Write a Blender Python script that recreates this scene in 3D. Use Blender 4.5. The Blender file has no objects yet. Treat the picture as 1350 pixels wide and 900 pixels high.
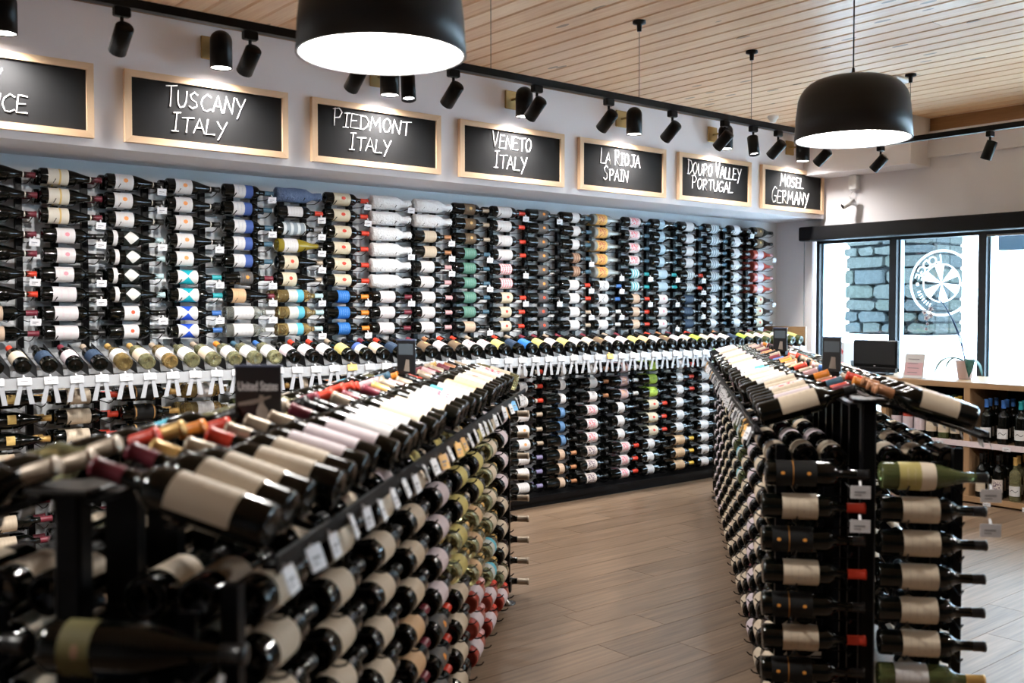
import bpy, math, random
from mathutils import Vector, Matrix
PI = math.pi
SC = bpy.context.scene
COL = SC.collection
EYE = 1.39
# ------------------------------------------------------------------ camera
cd = bpy.data.cameras.new('camera'); cam = bpy.data.objects.new('camera', cd); COL.objects.link(cam)
cd.sensor_width = 36.0; cd.lens = 34.93
cam.location = (0, 0, EYE)
cam.rotation_euler = (PI/2 + math.radians(-1.9), 0, -math.radians(39.4))
cd.clip_start = 0.02; cd.clip_end = 300
cd.dof.use_dof = True; cd.dof.focus_distance = 6.0; cd.dof.aperture_fstop = 2.7
SC.camera = cam
# ------------------------------------------------------------------ world, exposure
w = bpy.data.worlds.new('overcast_sky'); SC.world = w; w.use_nodes = True
bg = w.node_tree.nodes['Background']; bg.inputs[0].default_value = (0.74, 0.88, 1.0, 1); bg.inputs[1].default_value = 6.0
SC.view_settings.view_transform = 'Standard'; SC.view_settings.look = 'None'
SC.view_settings.exposure = 1.85; SC.view_settings.gamma = 1.0; SC.view_settings.use_curve_mapping = False
SC.cycles.max_bounces = 7; SC.cycles.diffuse_bounces = 4; SC.cycles.glossy_bounces = 3
SC.cycles.transmission_bounces = 5; SC.cycles.transparent_max_bounces = 8
SC.cycles.sample_clamp_indirect = 4.0; SC.cycles.caustics_reflective = False; SC.cycles.caustics_refractive = False
SC.cycles.use_denoising = True
# lamp powers (watts)
P_PENDANT = 32.0; E_DISC = 9.0; P_SCONCE = 32.0; P_TRACK = 20.0
XR = 7.85      # window wall
YW = 5.65      # wine wall
YS = 5.14      # face of the soffit that carries the chalkboards
ZC = 2.94      # ceiling

# ------------------------------------------------------------------ materials
MC = {}
def mat(name, col, rough=0.5, metal=0.0, spec=0.5, trans=0.0, emit=None, es=0.0, alpha=1.0, coat=0.0, ior=1.45):
    if name in MC: return MC[name]
    m = bpy.data.materials.new(name); m.use_nodes = True; p = m.node_tree.nodes['Principled BSDF']
    p.inputs['Base Color'].default_value = (*col, 1); p.inputs['Roughness'].default_value = rough
    p.inputs['Metallic'].default_value = metal; p.inputs['Specular IOR Level'].default_value = spec
    p.inputs['Transmission Weight'].default_value = trans; p.inputs['Alpha'].default_value = alpha
    p.inputs['Coat Weight'].default_value = coat; p.inputs['IOR'].default_value = ior
    if emit: p.inputs['Emission Color'].default_value = (*emit, 1); p.inputs['Emission Strength'].default_value = es
    MC[name] = m; return m
class N:
    """small node helper"""
    def __init__(s, m): s.t = m.node_tree; s.p = s.t.nodes['Principled BSDF']
    def n(s, typ, **kw):
        x = s.t.nodes.new(typ)
        for k, v in kw.items():
            if k[0] == 'i': x.inputs[int(k[1:])].default_value = v
            else: setattr(x, k, v)
        return x
    def l(s, a, ai, b, bi): s.t.links.new(a.outputs[ai], b.inputs[bi])
    def math(s, op, a, b=None, c=None):
        x = s.t.nodes.new('ShaderNodeMath'); x.operation = op
        for i, q in enumerate((a, b, c)):
            if q is None: continue
            if isinstance(q, (int, float)): x.inputs[i].default_value = q
            else: s.t.links.new(q, x.inputs[i])
        return x.outputs[0]
    def mix(s, f, a, b):
        x = s.t.nodes.new('ShaderNodeMix'); x.data_type = 'RGBA'
        for q, i in ((f, 0), (a, 6), (b, 7)):
            if isinstance(q, (int, float)): x.inputs[i].default_value = q
            elif isinstance(q, tuple): x.inputs[i].default_value = (*q, 1)
            else: s.t.links.new(q, x.inputs[i])
        return x.outputs[2]
def wood(name, c1, c2, axis='X', rough=0.5, knots=False, bump=0.15, var=0.5, fine=1.0):
    if name in MC: return MC[name]
    m = mat(name, c1, rough); h = N(m)
    tc = h.n('ShaderNodeTexCoord'); mp = h.n('ShaderNodeMapping')
    h.l(tc, 'Object', mp, 0)
    sc = tuple(q_*(fine if q_ > 5 else 1) for q_ in {'X': (1.2, 14, 14), 'Y': (14, 1.2, 14), 'Z': (14, 14, 1.2)}[axis])
    mp.inputs['Scale'].default_value = sc
    oi = h.n('ShaderNodeObjectInfo')
    off = h.n('ShaderNodeCombineXYZ'); h.l(oi, 'Random', off, 0)
    sc3 = h.n('ShaderNodeVectorMath', operation='SCALE'); h.l(off, 0, sc3, 0); sc3.inputs['Scale'].default_value = 37.0
    ad = h.n('ShaderNodeVectorMath', operation='ADD'); h.l(mp, 0, ad, 0); h.l(sc3, 0, ad, 1)
    nz = h.n('ShaderNodeTexNoise'); nz.inputs['Scale'].default_value = 1.6; nz.inputs['Detail'].default_value = 6; nz.inputs['Roughness'].default_value = 0.65
    h.l(ad, 0, nz, 0)
    f = h.math('MULTIPLY_ADD', nz.outputs[0], 2.2, -0.6)
    f = h.math('ADD', f, h.math('MULTIPLY_ADD', oi.outputs['Random'], var, -var/2))
    cl = h.n('ShaderNodeClamp'); h.t.links.new(f, cl.inputs[0])
    c = h.mix(cl.outputs[0], c1, c2)
    if knots:
        mp2 = h.n('ShaderNodeMapping'); h.l(tc, 'Object', mp2, 0)
        mp2.inputs['Scale'].default_value = {'X': (1.5, 7, 1), 'Y': (7, 2.2, 1), 'Z': (5, 5, 1.5)}[axis]
        ad2 = h.n('ShaderNodeVectorMath', operation='ADD'); h.l(mp2, 0, ad2, 0); h.l(sc3, 0, ad2, 1)
        vo = h.n('ShaderNodeTexVoronoi'); vo.inputs['Scale'].default_value = 1.0; h.l(ad2, 0, vo, 0)
        k = h.math('LESS_THAN', vo.outputs['Distance'], 0.11)
        k = h.math('MULTIPLY', k, 0.75)
        c = h.mix(k, c, tuple(v*0.28 for v in c2))
    h.t.links.new(c, h.p.inputs['Base Color'])
    bp = h.n('ShaderNodeBump'); bp.inputs['Strength'].default_value = bump; bp.inputs['Distance'].default_value = 0.004
    h.l(nz, 0, bp, 'Height'); h.l(bp, 0, h.p, 'Normal')
    return m
def noisy(name, c1, c2, scale=4, rough=0.8, bump=0.0, bscale=60):
    if name in MC: return MC[name]
    m = mat(name, c1, rough); h = N(m)
    tc = h.n('ShaderNodeTexCoord'); nz = h.n('ShaderNodeTexNoise'); nz.inputs['Scale'].default_value = scale; nz.inputs['Detail'].default_value = 5
    h.l(tc, 'Object', nz, 0)
    h.t.links.new(h.mix(nz.outputs[0], c1, c2), h.p.inputs['Base Color'])
    if bump:
        n2 = h.n('ShaderNodeTexNoise'); n2.inputs['Scale'].default_value = bscale; h.l(tc, 'Object', n2, 0)
        b = h.n('ShaderNodeBump'); b.inputs['Strength'].default_value = bump; b.inputs['Distance'].default_value = 0.01
        h.l(n2, 0, b, 'Height'); h.l(b, 0, h.p, 'Normal')
    return m
M_wall = noisy('painted_wall', (0.77, 0.745, 0.775), (0.82, 0.80, 0.83), 1.5, 0.75, 0.05, 120)
M_dim = noisy('grey_paint', (0.20, 0.19, 0.19), (0.25, 0.24, 0.24), 1.5, 0.8)
M_soff = noisy('soffit_paint', (0.54, 0.53, 0.55), (0.58, 0.57, 0.59), 1.5, 0.75)
M_rackwall = noisy('rack_wall_paint', (0.74, 0.77, 0.80), (0.80, 0.82, 0.85), 1.2, 0.6)
M_black = mat('black_steel', (0.002, 0.002, 0.0025), 0.34, 0.0, 0.22)
M_blackm = mat('matt_black', (0.006, 0.006, 0.007), 0.55, 0, 0.25)
M_ceil = wood('pine_boards', (0.95, 0.74, 0.53), (0.76, 0.49, 0.30), 'Y', 0.32, True, 0.15, 0.6, 2.0)
M_trim = wood('pine_trim', (0.42, 0.23, 0.10), (0.24, 0.12, 0.05), 'Y', 0.5)
M_floor = wood('vinyl_oak', (0.265, 0.182, 0.122), (0.105, 0.069, 0.044), 'X', 0.38, False, 0.08, 0.28, 2.2)
M_gap = mat('dark_joint', (0.07, 0.045, 0.03), 0.9)
M_oak = wood('oak_frame', (0.78, 0.56, 0.37), (0.66, 0.44, 0.27), 'X', 0.5)
M_oakc = wood('oak_cabinet', (0.42, 0.26, 0.14), (0.28, 0.165, 0.085), 'Y', 0.4)
M_chalk = mat('chalk', (0.95, 0.93, 0.94), 0.9, emit=None)
M_board = noisy('chalkboard', (0.013, 0.013, 0.014), (0.030, 0.030, 0.031), 2.5, 0.9); M_board.node_tree.nodes['Principled BSDF'].inputs['Specular IOR Level'].default_value = 0.08
M_brass = mat('brushed_brass', (0.42, 0.30, 0.13), 0.4, 0.8)
M_disc = mat('lit_diffuser', (1, 1, 1), 0.5, emit=(1.0, 0.97, 0.93), es=E_DISC)
M_lens = mat('lit_lens', (1, 1, 1), 0.5, emit=(1.0, 0.97, 0.94), es=8)
M_white = mat('white_plastic', (0.80, 0.80, 0.80), 0.45)
M_card = mat('white_card', (0.70, 0.70, 0.73), 0.55)
M_clear = mat('clear_tag_sleeve', (0.46, 0.48, 0.52), 0.25)
M_steelw = mat('grey_fin', (0.50, 0.52, 0.55), 0.35, 0.3)

# ------------------------------------------------------------------ mesh helpers
class MB:
    def __init__(s): s.v = []; s.f = []; s.m = []
    def face(s, pts, mi=0):
        i = len(s.v); s.v += [tuple(p) for p in pts]; s.f.append(tuple(range(i, i+len(pts)))); s.m.append(mi)
    def box(s, a, b, mi=0, M=None):
        x0, y0, z0 = a; x1, y1, z1 = b
        c = [(x0,y0,z0),(x1,y0,z0),(x1,y1,z0),(x0,y1,z0),(x0,y0,z1),(x1,y0,z1),(x1,y1,z1),(x0,y1,z1)]
        if M is not None: c = [tuple(M @ Vector(p)) for p in c]
        i = len(s.v); s.v += c
        for q in ((0,3,2,1),(4,5,6,7),(0,1,5,4),(1,2,6,5),(2,3,7,6),(3,0,4,7)): s.f.append(tuple(i+k for k in q)); s.m.append(mi)
        return s
    def bevbox(s, a, b, r, mi=0):
        """box with chamfered vertical and horizontal edges (rounded slab)"""
        x0, y0, z0 = a; x1, y1, z1 = b; rings = []
        for z, k in ((z0, r), (z0+r, 0), (z1-r, 0), (z1, r)):
            e = r
            X0, X1, Y0, Y1 = x0+k, x1-k, y0+k, y1-k
            rings.append([(X0+e,Y0,z),(X1-e,Y0,z),(X1,Y0+e,z),(X1,Y1-e,z),(X1-e,Y1,z),(X0+e,Y1,z),(X0,Y1-e,z),(X0,Y0+e,z)])
        i = len(s.v)
        for R in rings: s.v += R
        for j in range(3):
            for k in range(8): s.f.append((i+j*8+k, i+j*8+(k+1)%8, i+(j+1)*8+(k+1)%8, i+(j+1)*8+k)); s.m.append(mi)
        s.f.append(tuple(i+k for k in reversed(range(8)))); s.m.append(mi)
        s.f.append(tuple(i+24+k for k in range(8))); s.m.append(mi)
        return s
    def tube(s, pts, r, n=6, mi=0, cap=True):
        pts = [Vector(p) for p in pts]; rs = r if isinstance(r, (list, tuple)) else [r]*len(pts)
        base = len(s.v); prev = None
        for i, p in enumerate(pts):
            d = (pts[min(i+1, len(pts)-1)] - pts[max(i-1, 0)])
            d = d.normalized() if d.length > 1e-9 else Vector((0,0,1))
            if prev is None:
                u = d.orthogonal().normalized()
            else:
                u = (prev - d*prev.dot(d)); u = u.normalized() if u.length > 1e-6 else d.orthogonal().normalized()
            prev = u; v = d.cross(u)
            for k in range(n):
                a = 2*PI*k/n; s.v.append(tuple(p + (u*math.cos(a) + v*math.sin(a))*rs[i]))
        for i in range(len(pts)-1):
            for k in range(n):
                s.f.append((base+i*n+k, base+i*n+(k+1)%n, base+(i+1)*n+(k+1)%n, base+(i+1)*n+k)); s.m.append(mi)
        if cap:
            s.f.append(tuple(base+k for k in reversed(range(n)))); s.m.append(mi)
            e = base+(len(pts)-1)*n; s.f.append(tuple(e+k for k in range(n))); s.m.append(mi)
        return s
    def lathe(s, prof, n=16, mi=0, M=None, a0=0.0, a1=2*PI, capb=False):
        """prof: list of (r, z) or (r, z, mat)"""
        full = abs(a1-a0-2*PI) < 1e-6; cnt = n if full else n+1; base = len(s.v)
        for q in prof:
            for k in range(cnt):
                a = a0+(a1-a0)*k/n; p = Vector((q[0]*math.cos(a), q[0]*math.sin(a), q[1]))
                s.v.append(tuple(M @ p) if M is not None else tuple(p))
        for i in range(len(prof)-1):
            mm = prof[i+1][2] if len(prof[i+1]) > 2 else mi
            for k in range(n):
                a = base+i*cnt+k; b = base+i*cnt+(k+1)%cnt if full else a+1
                s.f.append((a, b, b+cnt, a+cnt)); s.m.append(mm)
        return s
    def mesh(s, name, mats, smooth=False):
        me = bpy.data.meshes.new(name); me.from_pydata(s.v, [], s.f)
        for m in (mats if isinstance(mats, (list, tuple)) else [mats]): me.materials.append(m)
        if any(s.m): me.polygons.foreach_set('material_index', s.m)
        if smooth: me.polygons.foreach_set('use_smooth', [True]*len(s.f))
        me.update(); return me
def link(name, me, parent=None, M=None):
    o = bpy.data.objects.new(name, me); COL.objects.link(o)
    if parent is not None: o.parent = parent
    if M is not None: o.matrix_local = M
    return o
def tag(o, label=None, cat=None, group=None, kind=None):
    if label: o['label'] = label
    if cat: o['category'] = cat
    if group: o['group'] = group
    if kind: o['kind'] = kind
    return o
def empty(name, loc=(0,0,0), rz=0.0):
    o = bpy.data.objects.new(name, None); COL.objects.link(o); o.empty_display_size = 0.1
    o.matrix_basis = Matrix.Translation(loc) @ Matrix.Rotation(rz, 4, 'Z')
    return o
def B(name, a, b, m, parent=None, kind=None, bev=0):
    mb = MB(); mb.bevbox(a, b, bev) if bev else mb.box(a, b)
    o = link(name, mb.mesh(name, m), parent)
    if kind: o['kind'] = kind
    return o
ORD = ['zeroth','first','second','third','fourth','fifth','sixth','seventh','eighth','ninth','tenth','eleventh','twelfth','thirteenth','fourteenth','fifteenth','sixteenth','seventeenth','eighteenth','nineteenth','twentieth']
def ordn(i):
    if i <= 20: return ORD[i]
    t = {2: 'twenty', 3: 'thirty', 4: 'forty', 5: 'fifty', 6: 'sixty'}[i//10]
    return {2:'twentieth',3:'thirtieth',4:'fortieth',5:'fiftieth',6:'sixtieth'}[i//10] if i % 10 == 0 else t+'-'+ORD[i%10]

# ------------------------------------------------------------------ room shell
ST = 'structure'
X0, Y0 = -2.6, -4.2
fl = B('floor', (X0, Y0, -0.12), (XR+0.05, YW, -0.004), M_gap, kind=ST)
B('floor_slab', (X0, Y0, -0.004), (1.2, YW, 0.0), M_floor, fl)
B('floor_slab', (1.2, Y0, -0.004), (XR, -0.5, 0.0), M_floor, fl)
rnd = random.Random(3)
y = -0.5; r_ = 0
while y < YW-0.02:
    y1 = min(y+0.19, YW)
    x = 1.2 - rnd.uniform(0, 1.2)
    while x < XR:
        xa, xb = max(x, 1.2), min(x+1.35, XR)
        if xb-xa > 0.02:
            o = link('floor_plank', MB().box((0,0,0),(xb-xa-0.0022, y1-y-0.0022, 0.004)).mesh('floor_plank', M_floor), fl)
            o.location = (xa, y, -0.004)
        x += 1.35
    y = y1
cl = B('ceiling', (X0, Y0, ZC+0.016), (XR+0.1, YW, ZC+0.14), M_gap, kind=ST)
x = X0
pm = None
while x < XR:
    wd = min(0.142, XR-x)
    L = YS - Y0
    # tongue-and-groove board with eased lower edges
    mb = MB(); e = 0.009
    pr = [(0.003, 0.016), (0.003, e), (0.003+e, 0), (wd-0.003-e, 0), (wd-0.003, e), (wd-0.003, 0.016)]
    for k in range(5):
        (xa, za), (xb, zb) = pr[k], pr[k+1]
        mb.face([(xb,0,zb),(xa,0,za),(xa,L,za),(xb,L,zb)])
    if x > 0.3:      # two lengths per row, joint at a random place
        cut = rnd.uniform(0.25, 0.75)*L
        for (a, b) in ((0, cut-0.001), (cut+0.001, L)):
            m2 = MB()
            for k in range(5):
                (xa, za), (xb, zb) = pr[k], pr[k+1]
                m2.face([(xb,0,zb),(xa,0,za),(xa,b-a,za),(xb,b-a,zb)])
            o = link('ceiling_plank', m2.mesh('ceiling_plank', M_ceil), cl); o.location = (x, Y0+a, ZC)
    else:
        o = link('ceiling_plank', mb.mesh('ceiling_plank', M_ceil), cl); o.location = (x, Y0, ZC)
    x += 0.142
B('wall_wine_side', (X0, YW, 0), (XR+0.25, YW+0.15, ZC+0.1), M_rackwall, kind=ST)
B('wall_soffit', (X0, YS, 2.19), (XR, YW, ZC+0.1), M_wall, kind=ST)
B('trim_1', (X0, YS-0.018, ZC-0.05), (XR, YS, ZC), M_trim, kind=ST)
B('trim_2', (XR-0.018, Y0, ZC-0.11), (XR, YS-0.018, ZC), M_trim, kind=ST)
B('wall_rear', (X0, Y0-0.15, 0), (XR+0.25, Y0, ZC+0.1), M_dim, kind=ST)
B('wall_left', (X0-0.15, Y0-0.15, 0), (X0, YW+0.15, ZC+0.1), M_dim, kind=ST)
# window wall: piers, sill and header round one long strip of windows
WT, WB = 2.02, 0.42; WY1 = 5.26; MU = [5.215, 4.472, 3.715, 2.97, 2.22, 1.47, 0.72, -0.03, -0.78, -1.53]
WY0 = MU[-1]
wm = MB(); wm.box((XR, WY1, 0), (XR+0.2, YW, ZC+0.1)); wm.box((XR, Y0, 0), (XR+0.2, WY0, ZC+0.1))
wm.box((XR, WY0, WT), (XR+0.2, WY1, ZC+0.1)); wm.box((XR, WY0, 0), (XR+0.2, WY1, WB))
tag(link('wall_right', wm.mesh('wall_right', M_wall)), kind=ST)
# shallow projecting band and the boxed duct in the corner, both painted
B('trim_3', (XR-0.05, Y0, 2.62), (XR, 4.2, ZC-0.11), M_wall, kind=ST)
B('trim_4', (XR-0.32, 4.15, 2.55), (XR, YS, ZC), M_wall, kind=ST)
M_frame = mat('window_frame', (0.010, 0.014, 0.020), 0.4)
M_frame_skylit = mat('window_frame_skylit_side', (0.30, 0.42, 0.52), 0.3, 0.6)  # inner sides of the black frame, blue daylight put into their colour
gm = bpy.data.materials.new('window_glass'); gm.use_nodes = True; t = gm.node_tree; t.nodes.clear()
out = t.nodes.new('ShaderNodeOutputMaterial'); mx = t.nodes.new('ShaderNodeMixShader'); tr = t.nodes.new('ShaderNodeBsdfTransparent'); gl = t.nodes.new('ShaderNodeBsdfGlossy')
tr.inputs[0].default_value = (0.88, 0.96, 1.0, 1); gl.inputs['Roughness'].default_value = 0.02; mx.inputs[0].default_value = 0.04
t.links.new(tr.outputs[0], mx.inputs[1]); t.links.new(gl.outputs[0], mx.inputs[2]); t.links.new(mx.outputs[0], out.inputs[0])
for i in range(len(MU)-1):
    ya, yb = MU[i], MU[i+1]
    wn = empty('window_%d' % (i+1), (XR, (ya+yb)/2, WB)); wn['kind'] = ST
    hw = (ya-yb)/2; H = WT-WB
    fr = MB(); ft = 0.032
    fr.box((0.0, -hw, 0), (0.09, -hw+ft, H)); fr.box((0.0, hw-ft, 0), (0.09, hw, H))
    fr.box((0.0, -hw+ft, 0), (0.09, hw-ft, 0.05)); fr.box((0.0, -hw+ft, H-0.05), (0.09, hw-ft, H))
    link('window_frame', fr.mesh('window_frame', M_frame), wn)
    sd = MB()
    for sgn in (-1, 1):
        y_ = sgn*(hw-ft); a_, b_ = min(y_, y_-sgn*0.014), max(y_, y_-sgn*0.014)
        sd.box((0.045, a_, 0.05), (0.105, b_, H-0.05))
    link('inner_frame', sd.mesh('inner_frame', M_frame_skylit), wn)
    link('pane', MB().box((0.07, -hw+ft, 0.05), (0.074, hw-ft, H-0.05)).mesh('pane', gm), wn)
B('trim_5', (XR-0.16, WY0, 1.995), (XR, 5.30, 2.12), M_blackm, kind=ST, bev=0.008)   # dark headbox above the windows
bl = B('roller_shade', (XR+0.005, 2.99, 1.955), (XR+0.035, 3.69, 2.0), mat('shade_cloth', (0.42, 0.40, 0.41), 0.8))
tag(bl, 'grey roller shade rolled up at the top of the rightmost window', 'shade')
lc = MB(); lc.tube([(XR-0.02, 5.33, 2.06), (XR-0.02, 5.33, 1.15)], 0.004, 6); lc.box((XR-0.035, 5.318, 1.02), (XR-0.01, 5.342, 1.15))
tag(link('pull_cord', lc.mesh('pull_cord', mat('cord_grey', (0.4, 0.45, 0.5), 0.4))), 'thin shade pull cord with grey weight beside the leftmost window frame', 'cord')

# ------------------------------------------------------------------ outdoors
og = B('ground_outside', (XR+0.25, -30, -0.2), (80, 60, -0.05), noisy('pale_pavement', (0.82, 0.82, 0.82), (0.92, 0.92, 0.93), 0.6, 0.8), kind=ST)
def stone_pier():
    rn = random.Random(11)
    root = empty('stone_pier', (9.5, 5.47, 0)); tag(root, 'rough grey stone pier on a pale base outside the left windows', 'pier')
    link('core', MB().box((0.05, -0.47, 1.12), (0.6, 0.47, 2.75)).mesh('core', mat('mortar', (0.003, 0.006, 0.008), 0.9)), root)
    bm_ = MB().bevbox((-0.04, -0.56, -0.05), (0.7, 0.56, 1.12), 0.02)
    link('base', bm_.mesh('base', noisy('pale_base', (0.80, 0.82, 0.84), (0.9, 0.92, 0.93), 3, 0.8)), root)
    for k in range(9):
        link('batten', MB().box((-0.055, -0.52+k*0.125, 0.0), (-0.04, -0.505+k*0.125, 1.09)).mesh('batten', M_clear), root)
    ms = [noisy('fieldstone_%s' % n, a, b, 9, 0.85, 0.5, 30) for n, a, b in (('green', (0.012, 0.017, 0.014), (0.028, 0.036, 0.029)), ('blue', (0.009, 0.014, 0.015), (0.020, 0.028, 0.030)), ('grey', (0.014, 0.019, 0.018), (0.032, 0.038, 0.034)))]
    z = 1.13
    while z < 2.72:
        h = rn.uniform(0.075, 0.17); y = -0.49; first = True
        while y < 0.49:
            w_ = rn.uniform(0.13, 0.38)
            if 0.49-(y+w_) < 0.10: w_ = 0.49-y
            y1 = min(y+w_, 0.49); g = 0.007
            # an uneven slab: an eight sided front outline, chamfered towards the viewer
            a, b, c, d_ = y+g, y1-g, z+g, z+h-g; j = lambda s: rn.uniform(-s, s)*1.5
            kx = min(rn.uniform(.008, .05), (b-a)*0.25); kz = min(rn.uniform(.006, .04), (d_-c)*0.35)
            ol = [(a+kx+j(.012), c+j(.008)), (b-kx+j(.012), c+j(.008)), (b+j(.004), c+kz+j(.01)), (b+j(.004), d_-kz+j(.01)), (b-kx+j(.012), d_+j(.008)), (a+kx+j(.012), d_+j(.008)), (a+j(.004), d_-kz+j(.01)), (a+j(.004), c+kz+j(.01))]
            pr = rn.uniform(0.0, 0.04); cy, cz = (a+b)/2, (c+d_)/2
            mb = MB(); ring = lambda x, k: [(x+j(.004) if k < 1 else x, cy+(p-cy)*k, cz+(q-cz)*k) for p, q in ol]
            R0 = ring(0.10, 1.0); R1 = ring(0.02-pr, 1.0); R2 = ring(-0.008-pr, 0.92)
            mb.v = R0+R1+R2
            for L_ in (0, 8):
                for k in range(8): mb.f.append((L_+(k+1)%8, L_+k, L_+8+k, L_+8+(k+1)%8)); mb.m.append(0)
            mb.f.append(tuple(16+k for k in reversed(range(8)))); mb.m.append(0)
            link('stone', mb.mesh('stone', rn.choice(ms)), root)
            # matching stone on the side faces, kept plain
            if first or y1 >= 0.489:
                ys = -0.49 if first else 0.49; sg = -1 if first else 1
                for q in range(2):
                    x0_ = 0.06+q*0.28
                    link('stone', MB().bevbox((x0_, min(ys, ys-sg*0.05), z+g), (x0_+0.27, max(ys, ys-sg*0.05), z+h-g), 0.012).mesh('stone', rn.choice(ms)), root)
            first = False; y = y1
        z += h
stone_pier()
rt = empty('rail_fence', (27, 5.0, -0.05)); tag(rt, 'pale rail fence far beyond the windows, almost lost in glare', 'fence')
M_fence = mat('bleached_timber', (0.62, 0.60, 0.60), 0.8)
for k in range(12):
    link('post', MB().box((-.07, -12+k*2.2, 0), (.07, -11.86+k*2.2, 1.55)).mesh('post', M_fence), rt)
for z in (0.35, 0.8, 1.25):
    link('rail', MB().box((-.04, -12, z), (.02, 12.3, z+0.13)).mesh('rail', M_fence), rt)
cn = empty('canopy', (10.6, 1.7, 0)); tag(cn, 'dark blue shaded porch roof edge seen through the rightmost window', 'canopy')
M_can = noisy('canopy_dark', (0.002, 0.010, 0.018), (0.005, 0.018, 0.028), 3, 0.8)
link('fascia', MB().box((0, -3.5, 2.0), (0.12, 3.15, 2.5)).mesh('fascia', M_can), cn)
for k in range(7):
    link('rafter', MB().box((0.12, -3.3+k*1.0, 2.2), (3.0, -3.16+k*1.0, 2.42)).mesh('rafter', M_can), cn)
link('roof_deck', MB().box((0.12, -3.5, 2.42), (3.2, 3.15, 2.5)).mesh('roof_deck', M_can), cn)
for y_ in (-3.0, 2.9):
    link('column', MB().box((2.9, y_-0.1, -0.05), (3.1, y_+0.1, 2.42)).mesh('column', M_fence), cn)

# ------------------------------------------------------------------ chalkboard signs
GL = {
 'A': [[(0,0),(.3,1),(.62,0)],[(.12,.38),(.5,.38)]], 'B': [[(0,0),(0,1),(.4,.95),(.45,.7),(0,.52),(.5,.4),(.5,.1),(0,0)]],
 'C': [[(.6,.85),(.35,1),(.08,.75),(0,.4),(.15,.05),(.4,0),(.62,.15)]], 'D': [[(.05,0),(.05,1)],[(-.08,.97),(.4,.9),(.62,.6),(.55,.25),(.25,0),(-.08,.02)]],
 'E': [[(.5,.95),(.05,1),(0,0),(.55,.02)],[(.02,.5),(.42,.53)]], 'F': [[(.5,.95),(.05,1),(0,0)],[(.02,.5),(.42,.53)]],
 'G': [[(.6,.88),(.35,1),(.05,.7),(0,.3),(.2,0),(.5,.08),(.58,.42),(.32,.42)]], 'I': [[(.15,0),(.2,1)],[(0,.98),(.42,1.02)],[(-.05,0),(.35,.02)]],
 'J': [[(.45,1),(.45,.2),(.28,0),(.05,.15)],[(.2,1),(.66,1)]], 'L': [[(.05,1),(0,0),(.52,.03)]],
 'M': [[(0,0),(.12,1),(.38,.35),(.66,1),(.78,0)]], 'N': [[(0,0),(.08,1),(.52,0),(.6,1)]],
 'O': [[(.3,1),(.06,.8),(0,.4),(.18,.02),(.42,.08),(.58,.45),(.5,.85),(.3,1),(.2,.95)]],
 'P': [[(.08,0),(.08,1)],[(-.06,.92),(.35,1),(.56,.78),(.42,.5),(.08,.45)]], 'R': [[(.06,0),(.06,1)],[(-.06,.92),(.34,1),(.5,.78),(.38,.52),(.06,.5),(.58,0)]],
 'S': [[(.5,.85),(.28,1),(.04,.8),(.16,.55),(.42,.42),(.46,.15),(.22,0),(-.02,.15)]], 'T': [[(.3,0),(.32,1)],[(0,.95),(.68,1.02)]],
 'U': [[(.02,1),(.04,.3),(.2,0),(.42,.08),(.54,.4),(.55,1)]], 'V': [[(0,1),(.26,0),(.58,1.02)]], 'Y': [[(0,1),(.28,.5)],[(.58,1.02),(.12,-.25)]],
 ' ': []}
GW = {'M': .95, 'I': .48, 'L': .6, 'J': .68, ' ': .38, 'T': .7, 'E': .66, 'F': .62}
def chalk_text(mb, text, xl, xr, zb, zt, yy, th=0.0062, skip=0, seed=0):
    """handwriting laid out as flat ribbons; first letters of words are taller"""
    rn = random.Random(seed)
    ws = [GW.get(c, .72) for c in text]; sc = (xr-xl)/sum(ws); th = min(th, sc*.085); x = xl; cap = True
    for i, c in enumerate(text):
        hh = (zt-zb)*(1.22 if cap else 0.98); base = zb+rn.uniform(-.03, .03)*(zt-zb)
        for st in GL[c]:
            pts = [(x+sc*(p[0]+0.12*p[1]*0.6), base+p[1]*hh) for p in st]
            # subdivide softly
            q = []
            for k in range(len(pts)-1):
                q.append(pts[k]); q.append(((pts[k][0]+pts[k+1][0])/2+rn.uniform(-.02,.02)*sc, (pts[k][1]+pts[k+1][1])/2+rn.uniform(-.01,.01)*hh))
            q.append(pts[-1])
            mb.tube([(a, yy, b) for a, b in q], [th*rn.uniform(.40, .62) for _ in q], 4)
        cap = (c == ' '); x += sc*ws[i]
SIGNS = [('BURGUNDY', (.72, 1.133+.0), 'FRANCE', (.88, 1.245), (1.045, 1.12), (.92, 1.005)),
 ('TUSCANY', (1.891, 2.338), 'ITALY', (1.929, 2.233), (1.045, 1.135), (.92, 1.0)),
 ('PIEDMONT', (2.868, 3.406), 'ITALY', (2.977, 3.268), (1.055, 1.14), (.93, 1.01)),
 ('VENETO', (4.038, 4.382), 'ITALY', (4.056, 4.342), (1.05, 1.14), (.92, 1.01)),
 ('LA RIOJA', (5.025, 5.441), 'SPAIN', (5.056, 5.313), (1.04, 1.13), (.925, 1.01)),
 ('DOURO VALLEY', (5.969, 6.637), 'PORTUGAL', (6.015, 6.53), (1.045, 1.14), (.935, 1.02)),
 ('MOSEL', (7.161, 7.504), 'GERMANY', (7.046, 7.586), (1.045, 1.135), (.90, 1.01))]
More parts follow.
